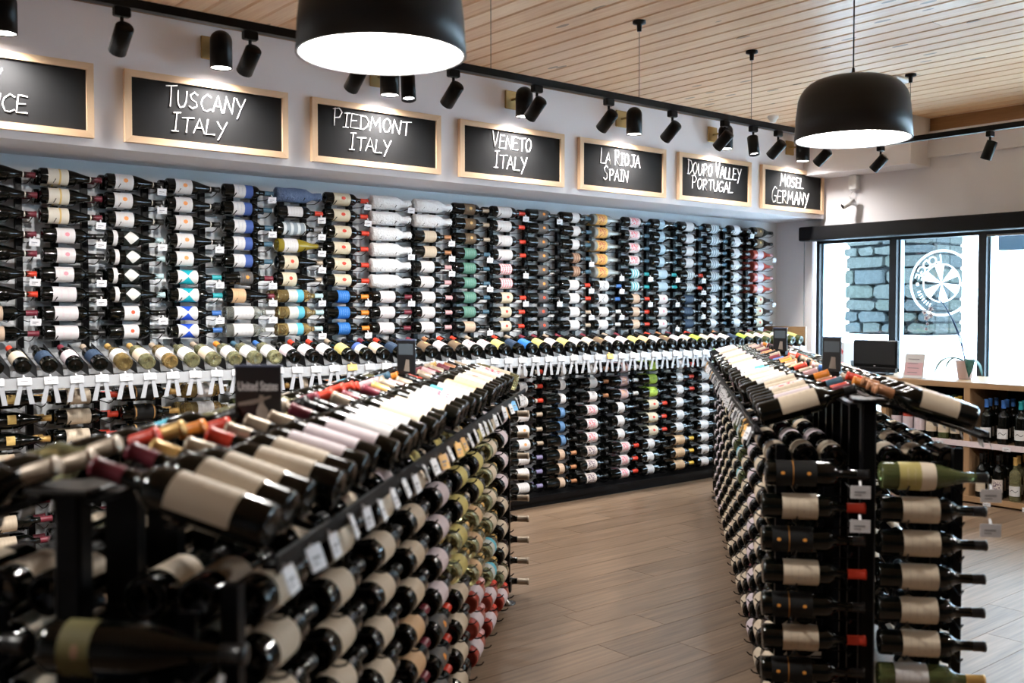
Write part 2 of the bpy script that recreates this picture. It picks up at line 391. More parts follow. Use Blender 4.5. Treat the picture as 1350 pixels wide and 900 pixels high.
for i, (t1, s1, t2, s2, z1, z2) in enumerate(SIGNS):
    xa = 0.642+1.0435*i; xb = xa+0.894; za, zb = 2.228, 2.592; fw = 0.034
    r = empty('chalkboard_sign', ((xa+xb)/2, YS, za)); W = 0.447; H = zb-za
    tag(r, 'oak-framed chalkboard cut by the left edge, its lettering ending in NCE' if i == 0 else 'oak-framed chalkboard reading %s %s above the wine wall' % (t1, t2), 'sign', 'region chalkboards on the soffit')
    link('board', MB().box((-W+fw, -0.018, fw), (W-fw, -0.002, H-fw)).mesh('board', M_board), r)
    fm = MB(); y0, y1 = -0.032, -0.002
    o_ = [(-W, 0), (W, 0), (W, H), (-W, H)]; n_ = [(-W+fw, fw), (W-fw, fw), (W-fw, H-fw), (-W+fw, H-fw)]
    for k in range(4):
        a, b, c, d = o_[k], o_[(k+1)%4], n_[(k+1)%4], n_[k]
        m2 = MB(); P = lambda p, y_: (p[0], y_, p[1])
        m2.face([P(a,y0),P(b,y0),P(c,y0),P(d,y0)]); m2.face([P(a,y1),P(b,y1),P(b,y0),P(a,y0)]); m2.face([P(d,y0),P(c,y0),P(c,y1),P(d,y1)]); m2.face([P(d,y1),P(c,y1),P(b,y1),P(a,y1)])
        link('frame_rail', m2.mesh('frame_rail', M_oak if k % 2 == 0 else wood('oak_frame_upright', (0.78, 0.56, 0.37), (0.66, 0.44, 0.27), 'Z', 0.5)), r)
    for txt, s, z, sd in ((t1, s1, z1, 1), (t2, s2, z2, 2)):
        cm = MB(); cx = (xa+xb)/2
        chalk_text(cm, txt, s[0]-cx, s[1]-cx, z[0]+EYE-za, z[1]+EYE-za, -0.020, 0.0068, seed=i*7+sd)
        link('chalk_lettering', cm.mesh('chalk_lettering', M_chalk), r)

# ------------------------------------------------------------------ lamps
def spot(name, parent, loc, d, power, size, blend, rad, col=(1, 0.96, 0.91)):
    L = bpy.data.lights.new(name, 'SPOT'); L.energy = power; L.spot_size = math.radians(size); L.spot_blend = blend; L.shadow_soft_size = rad; L.color = col
    o = bpy.data.objects.new(name, L); COL.objects.link(o); o.parent = parent
    o.matrix_local = Matrix.Translation(loc) @ Vector(d).to_track_quat('-Z', 'Y').to_matrix().to_4x4()
    return o
def sconce(x, lab):
    r = empty('sconce_lamp', (x, YS, 2.64)); tag(r, lab, 'wall lamp', 'black sconces over the chalkboards')
    link('back_plate', MB().bevbox((-0.055, -0.016, 0.07), (0.055, -0.001, 0.19), 0.004).mesh('back_plate', M_brass), r)
    link('arm', MB().tube([(0, -0.01, 0.13), (0, -0.10, 0.13)], 0.008, 8).mesh('arm', M_brass), r)
    R = 0.057; pr = [(R-0.006, 0.012), (R-0.004, 0.0), (R, 0.0), (R, 0.14)]
    for k in range(1, 7): a = k/6*PI/2; pr.append((max(R*math.cos(a), 1e-4), 0.14+R*math.sin(a)))
    T = Matrix.Translation((0, -0.14, 0))
    link('shade', MB().lathe(pr, 24, M=T).mesh('shade', M_black, True), r)
    link('lens', MB().lathe([(1e-4, 0.006), (R-0.004, 0.006)], 24, M=T).mesh('lens', M_lens), r)
    spot('lamp_light', r, (0, -0.14, -0.004), (0, 0.0, -1), P_SCONCE, 158, 1.0, 0.05)
NM = ['BURGUNDY', 'TUSCANY', 'PIEDMONT', 'VENETO', 'LA RIOJA', 'DOURO VALLEY', 'MOSEL']
for i in range(7):
    sconce(1.112+1.033*i, 'black capsule wall sconce on brass plate above the %s chalkboard' % (NM[i] if i else 'leftmost'))
YT, ZT, XT = 3.75, 2.51, 6.25
tk = empty('lighting_track', (3, YT, ZT)); tag(tk, 'long black lighting track hung below the plank ceiling', 'track')
link('rail', MB().box((-5.0-0.0, -0.018, -0.017), (XT-3+0.018, 0.018, 0.017)).mesh('rail', M_black), tk)
link('rail', MB().box((XT-3-0.018, -5.0, -0.017), (XT-3+0.018, -0.018, 0.017)).mesh('rail', M_black), tk)
for (hx, hy) in [(x, YT) for x in (-1.05, -0.05, 0.95, 1.95, 2.95, 3.97, 4.95)] + [(XT, y) for y in (3.45, 2.45, 1.45, 0.45)]:
    lx, ly = hx-3, hy-YT
    link('suspension_wire', MB().tube([(lx, ly, 0.01), (lx, ly, ZC-ZT-0.02)], 0.0016, 5).mesh('suspension_wire', M_black), tk)
    link('ceiling_canopy', MB().lathe([(1e-4, -0.055), (0.012, -0.055), (0.014, -0.02), (0.036, -0.014), (0.036, 0.0)], 16, M=Matrix.Translation((lx, ly, ZC-ZT))).mesh('ceiling_canopy', M_black, True), tk)
def head(x, y, d, lab, lit=1.0):
    r = empty('track_spotlight', (x, y, ZT-0.017)); tag(r, lab, 'spotlight', 'black spotlights on the ceiling track')
    link('track_adapter', MB().bevbox((-0.03, -0.016, -0.036), (0.03, 0.016, 0.0), 0.004).mesh('track_adapter', M_black), r)
    link('stem', MB().tube([(0, 0, -0.03), (0, 0, -0.085)], 0.007, 8).mesh('stem', M_black), r)
    d = Vector(d).normalized(); M = Matrix.Translation((0, 0, -0.105)) @ d.to_track_quat('Z', 'Y').to_matrix().to_4x4()
    R = 0.033
    link('can', MB().lathe([(1e-4, -0.045), (R-.004, -0.045), (R, -0.04), (R, 0.072), (R-0.004, 0.072), (R-0.005, 0.055)], 20, M=M).mesh('can', M_black, True), r)
    link('lens', MB().lathe([(1e-4, 0.058), (R-0.004, 0.058)], 20, M=M).mesh('lens', M_lens), r)
    spot('lamp_light', r, tuple(M @ Vector((0, 0, 0.075))), tuple(d), P_TRACK*lit, 74, 0.9, 0.025)
HX = [(-0.8, 0), (0.2, 0), (1.23, 0), (1.73, 0), (2.22, 0), (2.48, 1), (2.73, 0), (3.24, 0), (3.74, 0), (4.24, 0), (4.70, 0), (4.97, 1), (5.22, 0), (5.72, 0)]
ti = 0
for x, f in HX:
    ti += 1
    head(x, YT, (-0.10, -0.22, -1) if f else (0.0, 1.0, -0.80), ('black track spotlight tilted toward the room, %s along from left' if f else 'black track spotlight tilted at the wine wall, %s along from left') % ordn(ti), 0.3 if f else 1.0)
head(XT, 3.66, (-0.15, 1, -1.0), 'black track spotlight on the window side run, beside the duct box', 0.5)
head(XT, 2.92, (-0.1, 0.35, -1), 'black track spotlight on the window side run, far right of the picture', 0.5)
def pendant(x, y, lab):
    z = 2.135
    r = empty('pendant_lamp', (x, y, z)); tag(r, lab, 'pendant lamp', 'black dome pendants')
    R = 0.25; H = 0.275
    pr = [(R-0.004, 0.0), (R, 0.0), (R-0.006, 0.10), (R-0.012, 0.15)]
    for k in range(1, 8):
        a = k/7*PI/2; pr.append((R-0.012-0.125*(1-math.cos(a)), 0.15+0.118*math.sin(a)))
    pr += [(0.06, H-0.003), (1e-4, H)]
    link('shade', MB().lathe(pr, 48).mesh('shade', mat('shade_black', (0.012, 0.012, 0.013), 0.42), True), r)
    link('shade_rim', MB().lathe([(R-0.001, 0.012), (R-0.001, 0.0), (R-0.010, 0.0), (R-0.010, 0.02)], 48).mesh('shade_rim', M_white, True), r)
    link('diffuser', MB().lathe([(1e-4, 0.003), (R-0.012, 0.005)], 48).mesh('diffuser', M_disc, True), r)
    link('cap', MB().lathe([(0.035, H-0.004), (0.033, H+0.012), (0.008, H+0.02), (0.006, H+0.04)], 20).mesh('cap', M_black, True), r)
    link('cord', MB().tube([(0, 0, H+0.02), (0, 0, ZC-z)], 0.0032, 6).mesh('cord', M_black), r)
    link('ceiling_cup', MB().lathe([(0.006, -0.03), (0.05, -0.026), (0.05, 0)], 20, M=Matrix.Translation((0, 0, ZC-z))).mesh('ceiling_cup', M_black, True), r)
    spot('lamp_light', r, (0, 0, -0.005), (0, 0, -1), P_PENDANT, 165, 0.35, 0.05, (1, 0.96, 0.90))
pendant(1.58, 2.53, 'large black dome pendant lamp cut by the top edge, left of centre')
pendant(3.97, 2.46, 'large black dome pendant lamp hanging over the right display island')
pendant(-0.81, 2.53, 'added black dome pendant lamp out of view, over the left of the shop')  # unseen, added in line with the row for more room light
pendant(3.97, 0.1, 'added black dome pendant lamp out of view, second row, window side');  pendant(6.36, 0.1, 'added black dome pendant lamp out of view, second row, next to the windows')  # unseen second row, added to light the room
# little things up high
sp = link('sprinkler', MB().lathe([(1e-4, -0.05), (0.022, -0.05), (0.03, -0.03), (0.045, -0.012), (0.045, 0)], 16).mesh('sprinkler', M_white, True)); sp.location = (6.75, 4.9, ZC)
tag(sp, 'small white ceiling sprinkler cap near the far corner', 'sprinkler')
ex = link('smoke_detector', MB().bevbox((-0.09, -0.035, -0.03), (0.09, 0.035, 0.0), 0.01).mesh('smoke_detector', M_white)); ex.location = (6.28, 3.55, ZC)
tag(ex, 'flat white box on the ceiling by the track canopy', 'detector')
sc_ = empty('security_camera', (XR-0.0, 4.82, 2.35)); tag(sc_, 'small white security camera under the corner duct box', 'camera')
link('junction_box', MB().bevbox((-0.07, -0.04, 0.07), (0, 0.04, 0.20), 0.008).mesh('junction_box', M_white), sc_)
link('cable', MB().tube([(-0.03, 0.0, 0.08), (-0.07, 0.03, 0.02), (-0.04, 0.02, -0.01), (-0.02, 0, -0.05)], 0.004, 6).mesh('cable', M_white), sc_)
link('bracket', MB().tube([(-0.002, 0, -0.06), (-0.08, 0, -0.05)], 0.012, 8).mesh('bracket', M_white), sc_)
Mc = Matrix.Translation((-0.09, 0, -0.04)) @ Vector((-0.75, 0.45, -0.42)).to_track_quat('Z', 'Y').to_matrix().to_4x4()
link('camera_body', MB().lathe([(1e-4, -0.03), (0.026, -0.03), (0.028, 0.08), (0.024, 0.085)], 14, M=Mc).mesh('camera_body', M_white, True), sc_)
link('lens', MB().lathe([(1e-4, 0.083), (0.024, 0.083)], 14, M=Mc).mesh('lens', M_black), sc_)

# ------------------------------------------------------------------ bottles: kit of shapes, glasses, labels, capsules
GLASS = {
 'dark': mat('dark_green_glass', (0.0015, 0.002, 0.0015), 0.07, 0, 0.5),
 'pale': mat('straw_white_wine', (0.80, 0.78, 0.42), 0.04, 0, 0.5, trans=.88),
 'gold': mat('golden_white_wine', (0.88, 0.62, 0.24), 0.04, 0, 0.5, trans=.88),
 'green': mat('leaf_green_glass', (0.16, 0.19, 0.07), 0.05, 0, 0.5, trans=0.6),
 'clear': mat('clear_glass_wine', (0.90, 0.93, 0.84), 0.04, 0, 0.5, trans=.88),
 'rose': mat('rose_wine', (0.62, 0.10, 0.07), 0.08, 0, 0.5, trans=0.4),
 'grey': mat('smoke_glass', (0.34, 0.36, 0.35), 0.12, 0, 0.5, trans=0.3),
 'olive': mat('olive_gold_glass', (0.34, 0.26, 0.03), 0.08, 0, 0.5, trans=0.35)}
GWORD = {'dark': 'dark', 'pale': 'straw', 'gold': 'golden', 'green': 'green', 'clear': 'clear', 'rose': 'rose', 'grey': 'grey', 'olive': 'olive-gold'}
CAPC = {'black': (0.012, 0.012, 0.013), 'red': (0.62, 0.045, 0.02), 'plum': (0.16, 0.02, 0.035), 'gold': (0.62, 0.38, 0.12), 'blue': (0.04, 0.14, 0.42), 'slate': (0.05, 0.12, 0.18),
 'paleblue': (0.42, 0.58, 0.62), 'teal': (0.02, 0.32, 0.36), 'white': (0.72, 0.72, 0.72), 'orange': (0.75, 0.24, 0.03), 'copper': (0.42, 0.19, 0.09), 'tan': (0.42, 0.34, 0.26),
 'purple': (0.22, 0.20, 0.36), 'grey': (0.20, 0.20, 0.21), 'pink': (0.62, 0.36, 0.38), 'yellow': (0.78, 0.50, 0.06), 'green': (0.06, 0.16, 0.08)}
CAPW = dict((k, k) for k in CAPC); CAPW['paleblue'] = 'pale blue'; CAPW['slate'] = 'slate blue'
SHAPE = {   # body profile (r, z)
 'B': [(1e-4, .012), (.022, .004), (.034, 0), (.0375, .004), (.0385, .012), (.0385, .186), (.0365, .199), (.030, .210), (.021, .219), (.0155, .231), (.0145, .245), (.0143, .298), (.0158, .300), (.0158, .306), (1e-4, .308)],
 'U': [(1e-4, .012), (.024, .004), (.037, 0), (.0405, .005), (.0415, .014), (.0415, .130), (.0395, .152), (.034, .177), (.0265, .202), (.0195, .226), (.0155, .248), (.0143, .298), (.0158, .300), (.0158, .306), (1e-4, .308)]}
NSEG = 16
CACHE = {}
def glass_mb(sh):
    return MB().lathe(SHAPE[sh], NSEG)
def wrap_mb():
    rn = random.Random(5); mb = MB().lathe([(1e-4, .0), (.036, .0), (.042, .01), (.043, .06), (.042, .12), (.043, .17), (.040, .2), (.030, .222), (.022, .245), (.024, .27), (.028, .30), (.012, .305)], 18)
    mb.v = [(x*(1+rn.uniform(-.09, .09)), y*(1+rn.uniform(-.09, .09)), z+rn.uniform(-.003, .003)) for x, y, z in mb.v]; return mb
# label kinds: (base, pattern, accent, word)
LAB = {
 'cream': ((.66, .55, .42), 'text', (.30, .22, .16), 'cream'), 'white': ((.74, .72, .72), 'text', (.25, .23, .25), 'white'),
 'creamdot': ((.72, .64, .48), 'dot', (.60, .06, .04), 'cream red-dot'), 'stripe': ((.74, .68, .58), 'stripe', (.62, .42, .14), 'gold-striped cream'),
 'pinkdot': ((.74, .71, .71), 'dot', (.72, .25, .30), 'white pink-dot'), 'crest': ((.74, .72, .72), 'dot', (.78, .30, .10), 'white orange-crest'),
 'wine': ((.74, .70, .71), 'foot', (.70, .35, .45), 'white pink-lettered'), 'redfig': ((.76, .74, .74), 'dot', (.75, .08, .03), 'white red-figured'),
 'diamond': ((.76, .75, .72), 'diamond', (.006, .009, .007), 'white diamond'), 'teal': ((.76, .75, .74), 'bow', (.01, .38, .46), 'white teal-bow'),
 'bow': ((.76, .75, .76), 'bow', (.02, .08, .55), 'white blue-bow'), 'split': ((.76, .74, .74), 'split', (.06, .11, .34), 'white-and-blue'),
 'dgrey': ((.10, .10, .10), 'dot', (.75, .28, .05), 'charcoal'), 'dred': ((.08, .08, .085), 'dot', (.75, .08, .03), 'charcoal red-dot'),
 'blue': ((.03, .18, .55), 'text', (.5, .6, .8), 'blue'), 'sblue': ((.10, .22, .42), 'text', (.5, .6, .8), 'small blue'), 'bgold': ((.16, .11, .07), 'dot', (.68, .42, .15), 'brown-gold'),
 'greenl': ((.12, .28, .22), 'text', (.55, .62, .55), 'green'), 'reds': ((.76, .73, .73), 'dots', (.65, .04, .08), 'white red-spotted'),
 'orangepic': ((.80, .48, .14), 'art', (.45, .12, .08), 'orange picture'), 'pinkart': ((.76, .70, .70), 'art', (.70, .12, .16), 'pink picture'),
 'squig': ((.74, .74, .75), 'squig', (.03, .03, .04), 'white squiggle'), 'tealw': ((.62, .68, .70), 'bands', (.02, .36, .42), 'teal-banded'),
 'tan': ((.62, .46, .34), 'text', (.3, .2, .15), 'tan'), 'coppr': ((.44, .27, .18), 'bands', (.20, .11, .07), 'copper'), 'ltblue': ((.42, .56, .66), 'text', (.2, .3, .4), 'pale blue'),
 'silver': ((.30, .36, .40), 'bands', (.62, .66, .68), 'silver-banded'), 'navy': ((.02, .04, .08), 'text', (.3, .4, .5), 'navy'), 'lime': ((.42, .58, .08), 'dot', (.25, .38, .05), 'lime green'),
 'art': ((.70, .62, .58), 'art', (.15, .10, .14), 'grey picture'), 'plumart': ((.52, .40, .44), 'art', (.70, .38, .22), 'mauve picture'), 'hex': ((.70, .48, .16), 'text', (.5, .33, .1), 'gold hexagon'),
 'bfine': ((.012, .012, .012), 'fine', (.62, .34, .12), 'black gold-lined'), 'gl': ((.62, .52, .18), 'text', (.30, .24, .05), 'yellow'), 'peach': ((.68, .45, .26), 'text', (.5, .2, .08), 'peach'),
 'olive': ((.18, .16, .06), 'dot', (.34, .20, .12), 'olive-brown'), 'pinkw': ((.70, .60, .64), 'foot', (.55, .4, .5), 'pale pink'), 'whor': ((.52, .44, .16), 'split', (.70, .60, .48), 'ochre-and-cream'),
 'gdots': ((.010, .010, .010), 'gdots', (.75, .32, .06), 'black gold-dotted'), 'bluew': ((.66, .66, .62), 'split', (.10, .42, .55), 'white-and-teal'), 'red': ((.60, .10, .07), 'text', (.8, .7, .6), 'red')}
for _k in LAB: LAB[_k] = (tuple(c_*0.84 for c_ in LAB[_k][0]),)+LAB[_k][1:]
def label_mat(k):
    nm = 'label_'+k
    if nm in MC: return MC[nm]
    base, pat, acc, _ = LAB[k]
    m = mat(nm, base, 0.62, 0, 0.3); h = N(m); uv = h.n('ShaderNodeUVMap'); sp_ = h.n('ShaderNodeSeparateXYZ'); h.l(uv, 0, sp_, 0)
    u, v = sp_.outputs[0], sp_.outputs[1]     # u along the bottle 0..1, v round it -1..1
    au = h.math('ABSOLUTE', h.math('SUBTRACT', u, 0.5)); av = h.math('ABSOLUTE', v)
    cb = h.n('ShaderNodeCombineXYZ'); h.t.links.new(u, cb.inputs[0]); h.t.links.new(v, cb.inputs[1])
    nz = h.n('ShaderNodeTexNoise'); nz.inputs['Scale'].default_value = 5.5; nz.inputs['Detail'].default_value = 3; h.l(cb, 0, nz, 0)
    f = None
    if pat in ('text', 'foot', 'dot', 'split', 'squig', 'fine'):      # printed lines: rows across the bottle axis, broken into strokes
        mp = h.n('ShaderNodeMapping'); mp.inputs['Scale'].default_value = (26, 16, 1) ; h.l(cb, 0, mp, 0)
        n2 = h.n('ShaderNodeTexNoise'); n2.inputs['Scale'].default_value = 1.0; h.l(mp, 0, n2, 0)
        rows = h.math('GREATER_THAN', h.math('SINE', h.math('MULTIPLY', u, 34.0 if pat != 'foot' else 22.0)), 0.55)
        st = h.math('GREATER_THAN', n2.outputs[0], 0.52)
        tx = h.math('MULTIPLY', h.math('MULTIPLY', rows, st), h.math('LESS_THAN', av, 0.42))
        tx = h.math('MULTIPLY', tx, h.math('LESS_THAN', au, 0.40))
        f = h.math('MULTIPLY', tx, 0.34)
    if pat == 'dot':
        d = h.math('SQRT', h.math('ADD', h.math('POWER', h.math('SUBTRACT', u, 0.56), 2.0), h.math('POWER', h.math('MULTIPLY', v, 0.75), 2.0)))
        dd = h.math('MULTIPLY', h.math('LESS_THAN', d, 0.13), h.math('GREATER_THAN', nz.outputs[0], 0.38)); f = h.math('MAXIMUM', h.math('MULTIPLY', f, 0.6), dd)
    elif pat == 'stripe': f = h.math('LESS_THAN', h.math('ABSOLUTE', h.math('SUBTRACT', u, 0.58)), 0.045)
    elif pat == 'diamond': f = h.math('GREATER_THAN', h.math('ADD', h.math('MULTIPLY', au, 2.0), h.math('MULTIPLY', av, 1.6)), 1.0)
    elif pat == 'bow': f = h.math('GREATER_THAN', av, h.math('ADD', h.math('MULTIPLY', au, 2.0), 0.06))
    elif pat == 'split': f = h.math('MAXIMUM', f, h.math('GREATER_THAN', u, 0.60))
    elif pat == 'dots':
        vo = h.n('ShaderNodeTexVoronoi'); vo.inputs['Scale'].default_value = 5; vo.inputs['Randomness'].default_value = 0.1; h.l(cb, 0, vo, 0); f = h.math('LESS_THAN', vo.outputs['Distance'], 0.32)
    elif pat == 'art': f = h.math('MULTIPLY', h.math('GREATER_THAN', nz.outputs[0], 0.52), h.math('MULTIPLY', h.math('LESS_THAN', av, 0.5), h.math('LESS_THAN', au, 0.38)))
    elif pat == 'bands': f = h.math('GREATER_THAN', h.math('SINE', h.math('MULTIPLY', u, 20.0)), 0.3)
    elif pat == 'squig':
        d = h.math('ABSOLUTE', h.math('SUBTRACT', h.math('ADD', u, h.math('MULTIPLY', h.math('SINE', h.math('MULTIPLY', v, 9.0)), 0.09)), 0.5)); f = h.math('MULTIPLY', h.math('LESS_THAN', d, 0.035), h.math('LESS_THAN', av, 0.45))
    elif pat == 'fine': f = h.math('MAXIMUM', h.math('MULTIPLY', f, 2.4), h.math('GREATER_THAN', h.math('ABSOLUTE', h.math('SUBTRACT', au, 0.42)), 0.055)); f = h.math('SUBTRACT', 1.0, f) if False else h.math('MULTIPLY', h.math('LESS_THAN', h.math('ABSOLUTE', h.math('SUBTRACT', au, 0.42)), 0.03), 0.8)
    elif pat == 'gdots':
        f = None
        for cu in (0.16, 0.80):
            d = h.math('SQRT', h.math('ADD', h.math('POWER', h.math('SUBTRACT', u, cu), 2.0), h.math('POWER', h.math('MULTIPLY', v, 0.6), 2.0))); q = h.math('LESS_THAN', d, 0.05)
            f = q if f is None else h.math('MAXIMUM', f, q)
        f = h.math('MAXIMUM', f, h.math('MULTIPLY', h.math('LESS_THAN', h.math('ABSOLUTE', h.math('SUBTRACT', u, 0.42)), 0.012), 0.5))
    h.t.links.new(h.mix(f, base, acc), h.p.inputs['Base Color'])
    return m
def label_geo(sh, u0, u1, arc):
    R = SHAPE[sh][5][0]+0.0009; n = 10
    lim = SHAPE[sh][5][1]; mb = MB(); uv = []
    zs = [u0, u1] if u1 <= lim+1e-6 else [u0, lim, (lim+u1)/2, u1]
    def rad(z):
        P = SHAPE[sh]
        for i in range(4, len(P)-1):
            if P[i][1] <= z <= P[i+1][1]:
                t_ = (z-P[i][1])/max(1e-6, P[i+1][1]-P[i][1]); return P[i][0]+(P[i+1][0]-P[i][0])*t_+0.0009
        return R
    mb.lathe([(rad(z), z) for z in zs], n, a0=-arc, a1=arc)
    c = n+1
    for i in range(len(zs)-1):
        for k in range(n):
            for (ii, kk) in ((i, k), (i, k+1), (i+1, k+1), (i+1, k)):
                uv.append(((zs[ii]-u0)/(u1-u0), (kk/n*2-1)*arc/(PI/2)))
    return mb, uv
def style(sh, gl, lb, cp, u0=.045, u1=.140, arc=1.75, extra=None): return (sh, gl, lb, cp, u0, u1, arc, extra)
def capsule_mb(sh, long_):
    z0 = .252 if long_ else .270
    return MB().lathe([(.0150, z0), (.0152, z0+.012), (.0150, .298), (.0164, .300), (.0164, .3075), (.006, .3085), (1e-4, .3085)], 12)
def bottle_parts(st):
    """[(part name, MB, uv or None, material)] cached per style"""
    if st in CACHE: return CACHE[st]
    sh, gl, lb, cp, u0, u1, arc, ex = st
    parts = []
    if sh == 'W': parts = [('wine_bottle', wrap_mb(), None, noisy('white_tissue' if gl == 'white' else 'blue_foil', (.66, .66, .67) if gl == 'white' else (.03, .06, .16), (.80, .80, .81) if gl == 'white' else (.16, .22, .34), 30, .55, .8, 90))]
    else:
        parts.append(('wine_bottle', glass_mb(sh), None, GLASS[gl]))
        if lb:
            m_, uv = label_geo(sh, u0, u1, arc); parts.append(('label', m_, uv, label_mat(lb)))
        if ex == 'band': m_, uv = label_geo(sh, .03, .052, 1.75); parts.append(('label', m_, uv, label_mat('white')))
        if ex == 'ring': parts.append(('neck_ring', MB().lathe([(.0155, .236), (.0158, .238), (.0158, .252), (.0152, .254)], 12), None, mat('neck_white', (.72, .66, .58), .5)))
        if cp: parts.append(('capsule', capsule_mb(sh, cp != 'black'), None, mat('capsule_'+cp, CAPC[cp], .30 if cp in ('black',) else .4, 0.25 if cp in ('gold', 'copper', 'tan') else 0)))
    res = []
    for n_, mb, uv, m_ in parts:
        me = mb.mesh(n_, m_, True)
        if uv:
            L = me.uv_layers.new(name='UVMap')
            for i, q in enumerate(uv): L.data[i].uv = q
        res.append((n_, mb, uv, m_, me))
    CACHE[st] = res; return res
SPECS = []      # every bottle of the shop: (matrix, style, where, group)
def add_bottle(base, axis, face, st, where, group, vis=1.0):
    z = Vector(axis).normalized(); x = Vector(face); x = (x - z*x.dot(z)).normalized(); y_ = z.cross(x)
    M = Matrix(((x.x, y_.x, z.x, base[0]), (x.y, y_.y, z.y, base[1]), (x.z, y_.z, z.z, base[2]), (0, 0, 0, 1)))
    SPECS.append((M, st, where, group, vis))
def look(st):
    sh, gl, lb, cp = st[:4]
    if sh == 'W': return 'white tissue-wrapped bottle' if gl == 'white' else 'bottle wrapped in blue foil'
    s = GWORD[gl]+' bottle'
    if lb: s = LAB[lb][3]+'-labelled '+s
    return s

S = style; CR = 1.9
k_ = {}
WALL = [   # one list per column of the upper wall rack, left to right: (count, style)
 [(5, S('U','dark','navy','plum',.02,.05,1.2,'ring')), (2, S('U','dark','navy','red',.02,.05,1.2,'ring')), (2, S('B','dark','tan','plum',.05,.14))],
 [(3, S('U','dark','stripe','plum',.035,.135,CR,'ring')), (3, S('B','dark','pinkdot','black',.065,.155)), (3, S('B','dark','wine','black',.050,.165,CR))],
 [(3, S('U','dark','crest','black',.040,.135,CR,'ring')), (4, S('U','dark','diamond','paleblue',.085,.165,1.5,'band')), (2, S('B','dark','redfig','black',.075,.155))],
 [(5, S('U','dark','crest','black',.040,.135,CR,'ring')), (2, S('B','dark','teal','teal',.045,.160,1.6)), (2, S('B','dark','bow','blue',.045,.160,1.6))],
 [(5, S('B','dark','split','slate',.055,.170,CR)), (1, S('B','dark','dgrey','plum',.09,.17)), (1, S('U','dark','peach','plum',.035,.115)), (2, S('B','clear','white','white',.045,.165,CR))],
 [(1, S('W','foil',None,None)), (1, S('B','dark','white','red',.06,.16,.9)), (1, S('B','dark','silver','grey',.04,.185,CR)), (1, S('U','olive','white','black',.035,.125)), (2, S('U','dark','creamdot','tan',.035,.125)), (3, S('B','gold','bluew','paleblue',.065,.165,CR))],
 [(6, S('B','dark','creamdot','red',.050,.165,CR)), (3, S('B','dark','blue','orange',.075,.155,CR))],
 [(6, S('W','white',None,None)), (3, S('B','dark','wine','plum',.055,.165,CR))],
 [(2, S('W','white',None,None)), (2, S('B','dark','cream','copper',.075,.170)), (5, S('B','dark','white','pink',.045,.150,CR))],
 [(3, S('B','dark','bgold','tan',.080,.170,CR)), (5, S('B','dark','greenl','slate',.070,.170,CR)), (1, S('B','dark','tan','black',.075,.165))],
 [(4, S('B','dark','white','red',.040,.165,CR)), (2, S('B','dark','reds','black',.060,.165,CR)), (3, S('B','dark','creamdot','red',.070,.165,CR))],
 [(6, S('B','dark','dgrey','black',.085,.180,CR)), (3, S('B','dark','dred','black',.085,.180,CR))],
 [(3, S('B','dark','white','slate',.100,.170,CR)), (2, S('B','dark','coppr','slate',.105,.175,CR)), (2, S('B','dark','white','red',.075,.170,CR)), (2, S('B','dark','white','tan',.075,.170,CR))],
 [(5, S('U','grey','orangepic','black',.030,.135,CR)), (2, S('B','dark','squig','blue',.050,.150,CR)), (2, S('B','dark','white','white',.050,.150,CR))],
 [(4, S('B','dark','pinkart','slate',.055,.170,CR)), (2, S('B','dark','tealw','teal',.080,.170,CR)), (3, S('B','dark','tan','red',.095,.170,CR))],
 [(4, S('U','dark','ltblue','slate',.075,.135,CR)), (2, S('B','dark','ltblue','teal',.065,.175,CR)), (3, S('B','dark','pinkdot','black',.070,.170,CR))],
 [(4, S('B','dark','white','slate',.070,.165,CR)), (2, S('B','dark','silver','red',.090,.175,CR)), (3, S('B','dark','navy','black',.060,.170,CR))],
 [(6, S('B','dark','silver','slate',.070,.170,CR)), (3, S('U','dark','white','slate',.065,.135,CR))],
 [(9, S('U','dark','white','grey',.045,.125,CR))],
 [(2, S('U','dark','bgold','black',.04,.13,CR)), (4, S('U','rose','pinkw','pink',.055,.135,CR)), (3, S('U','dark','creamdot','grey',.045,.130,CR))]]
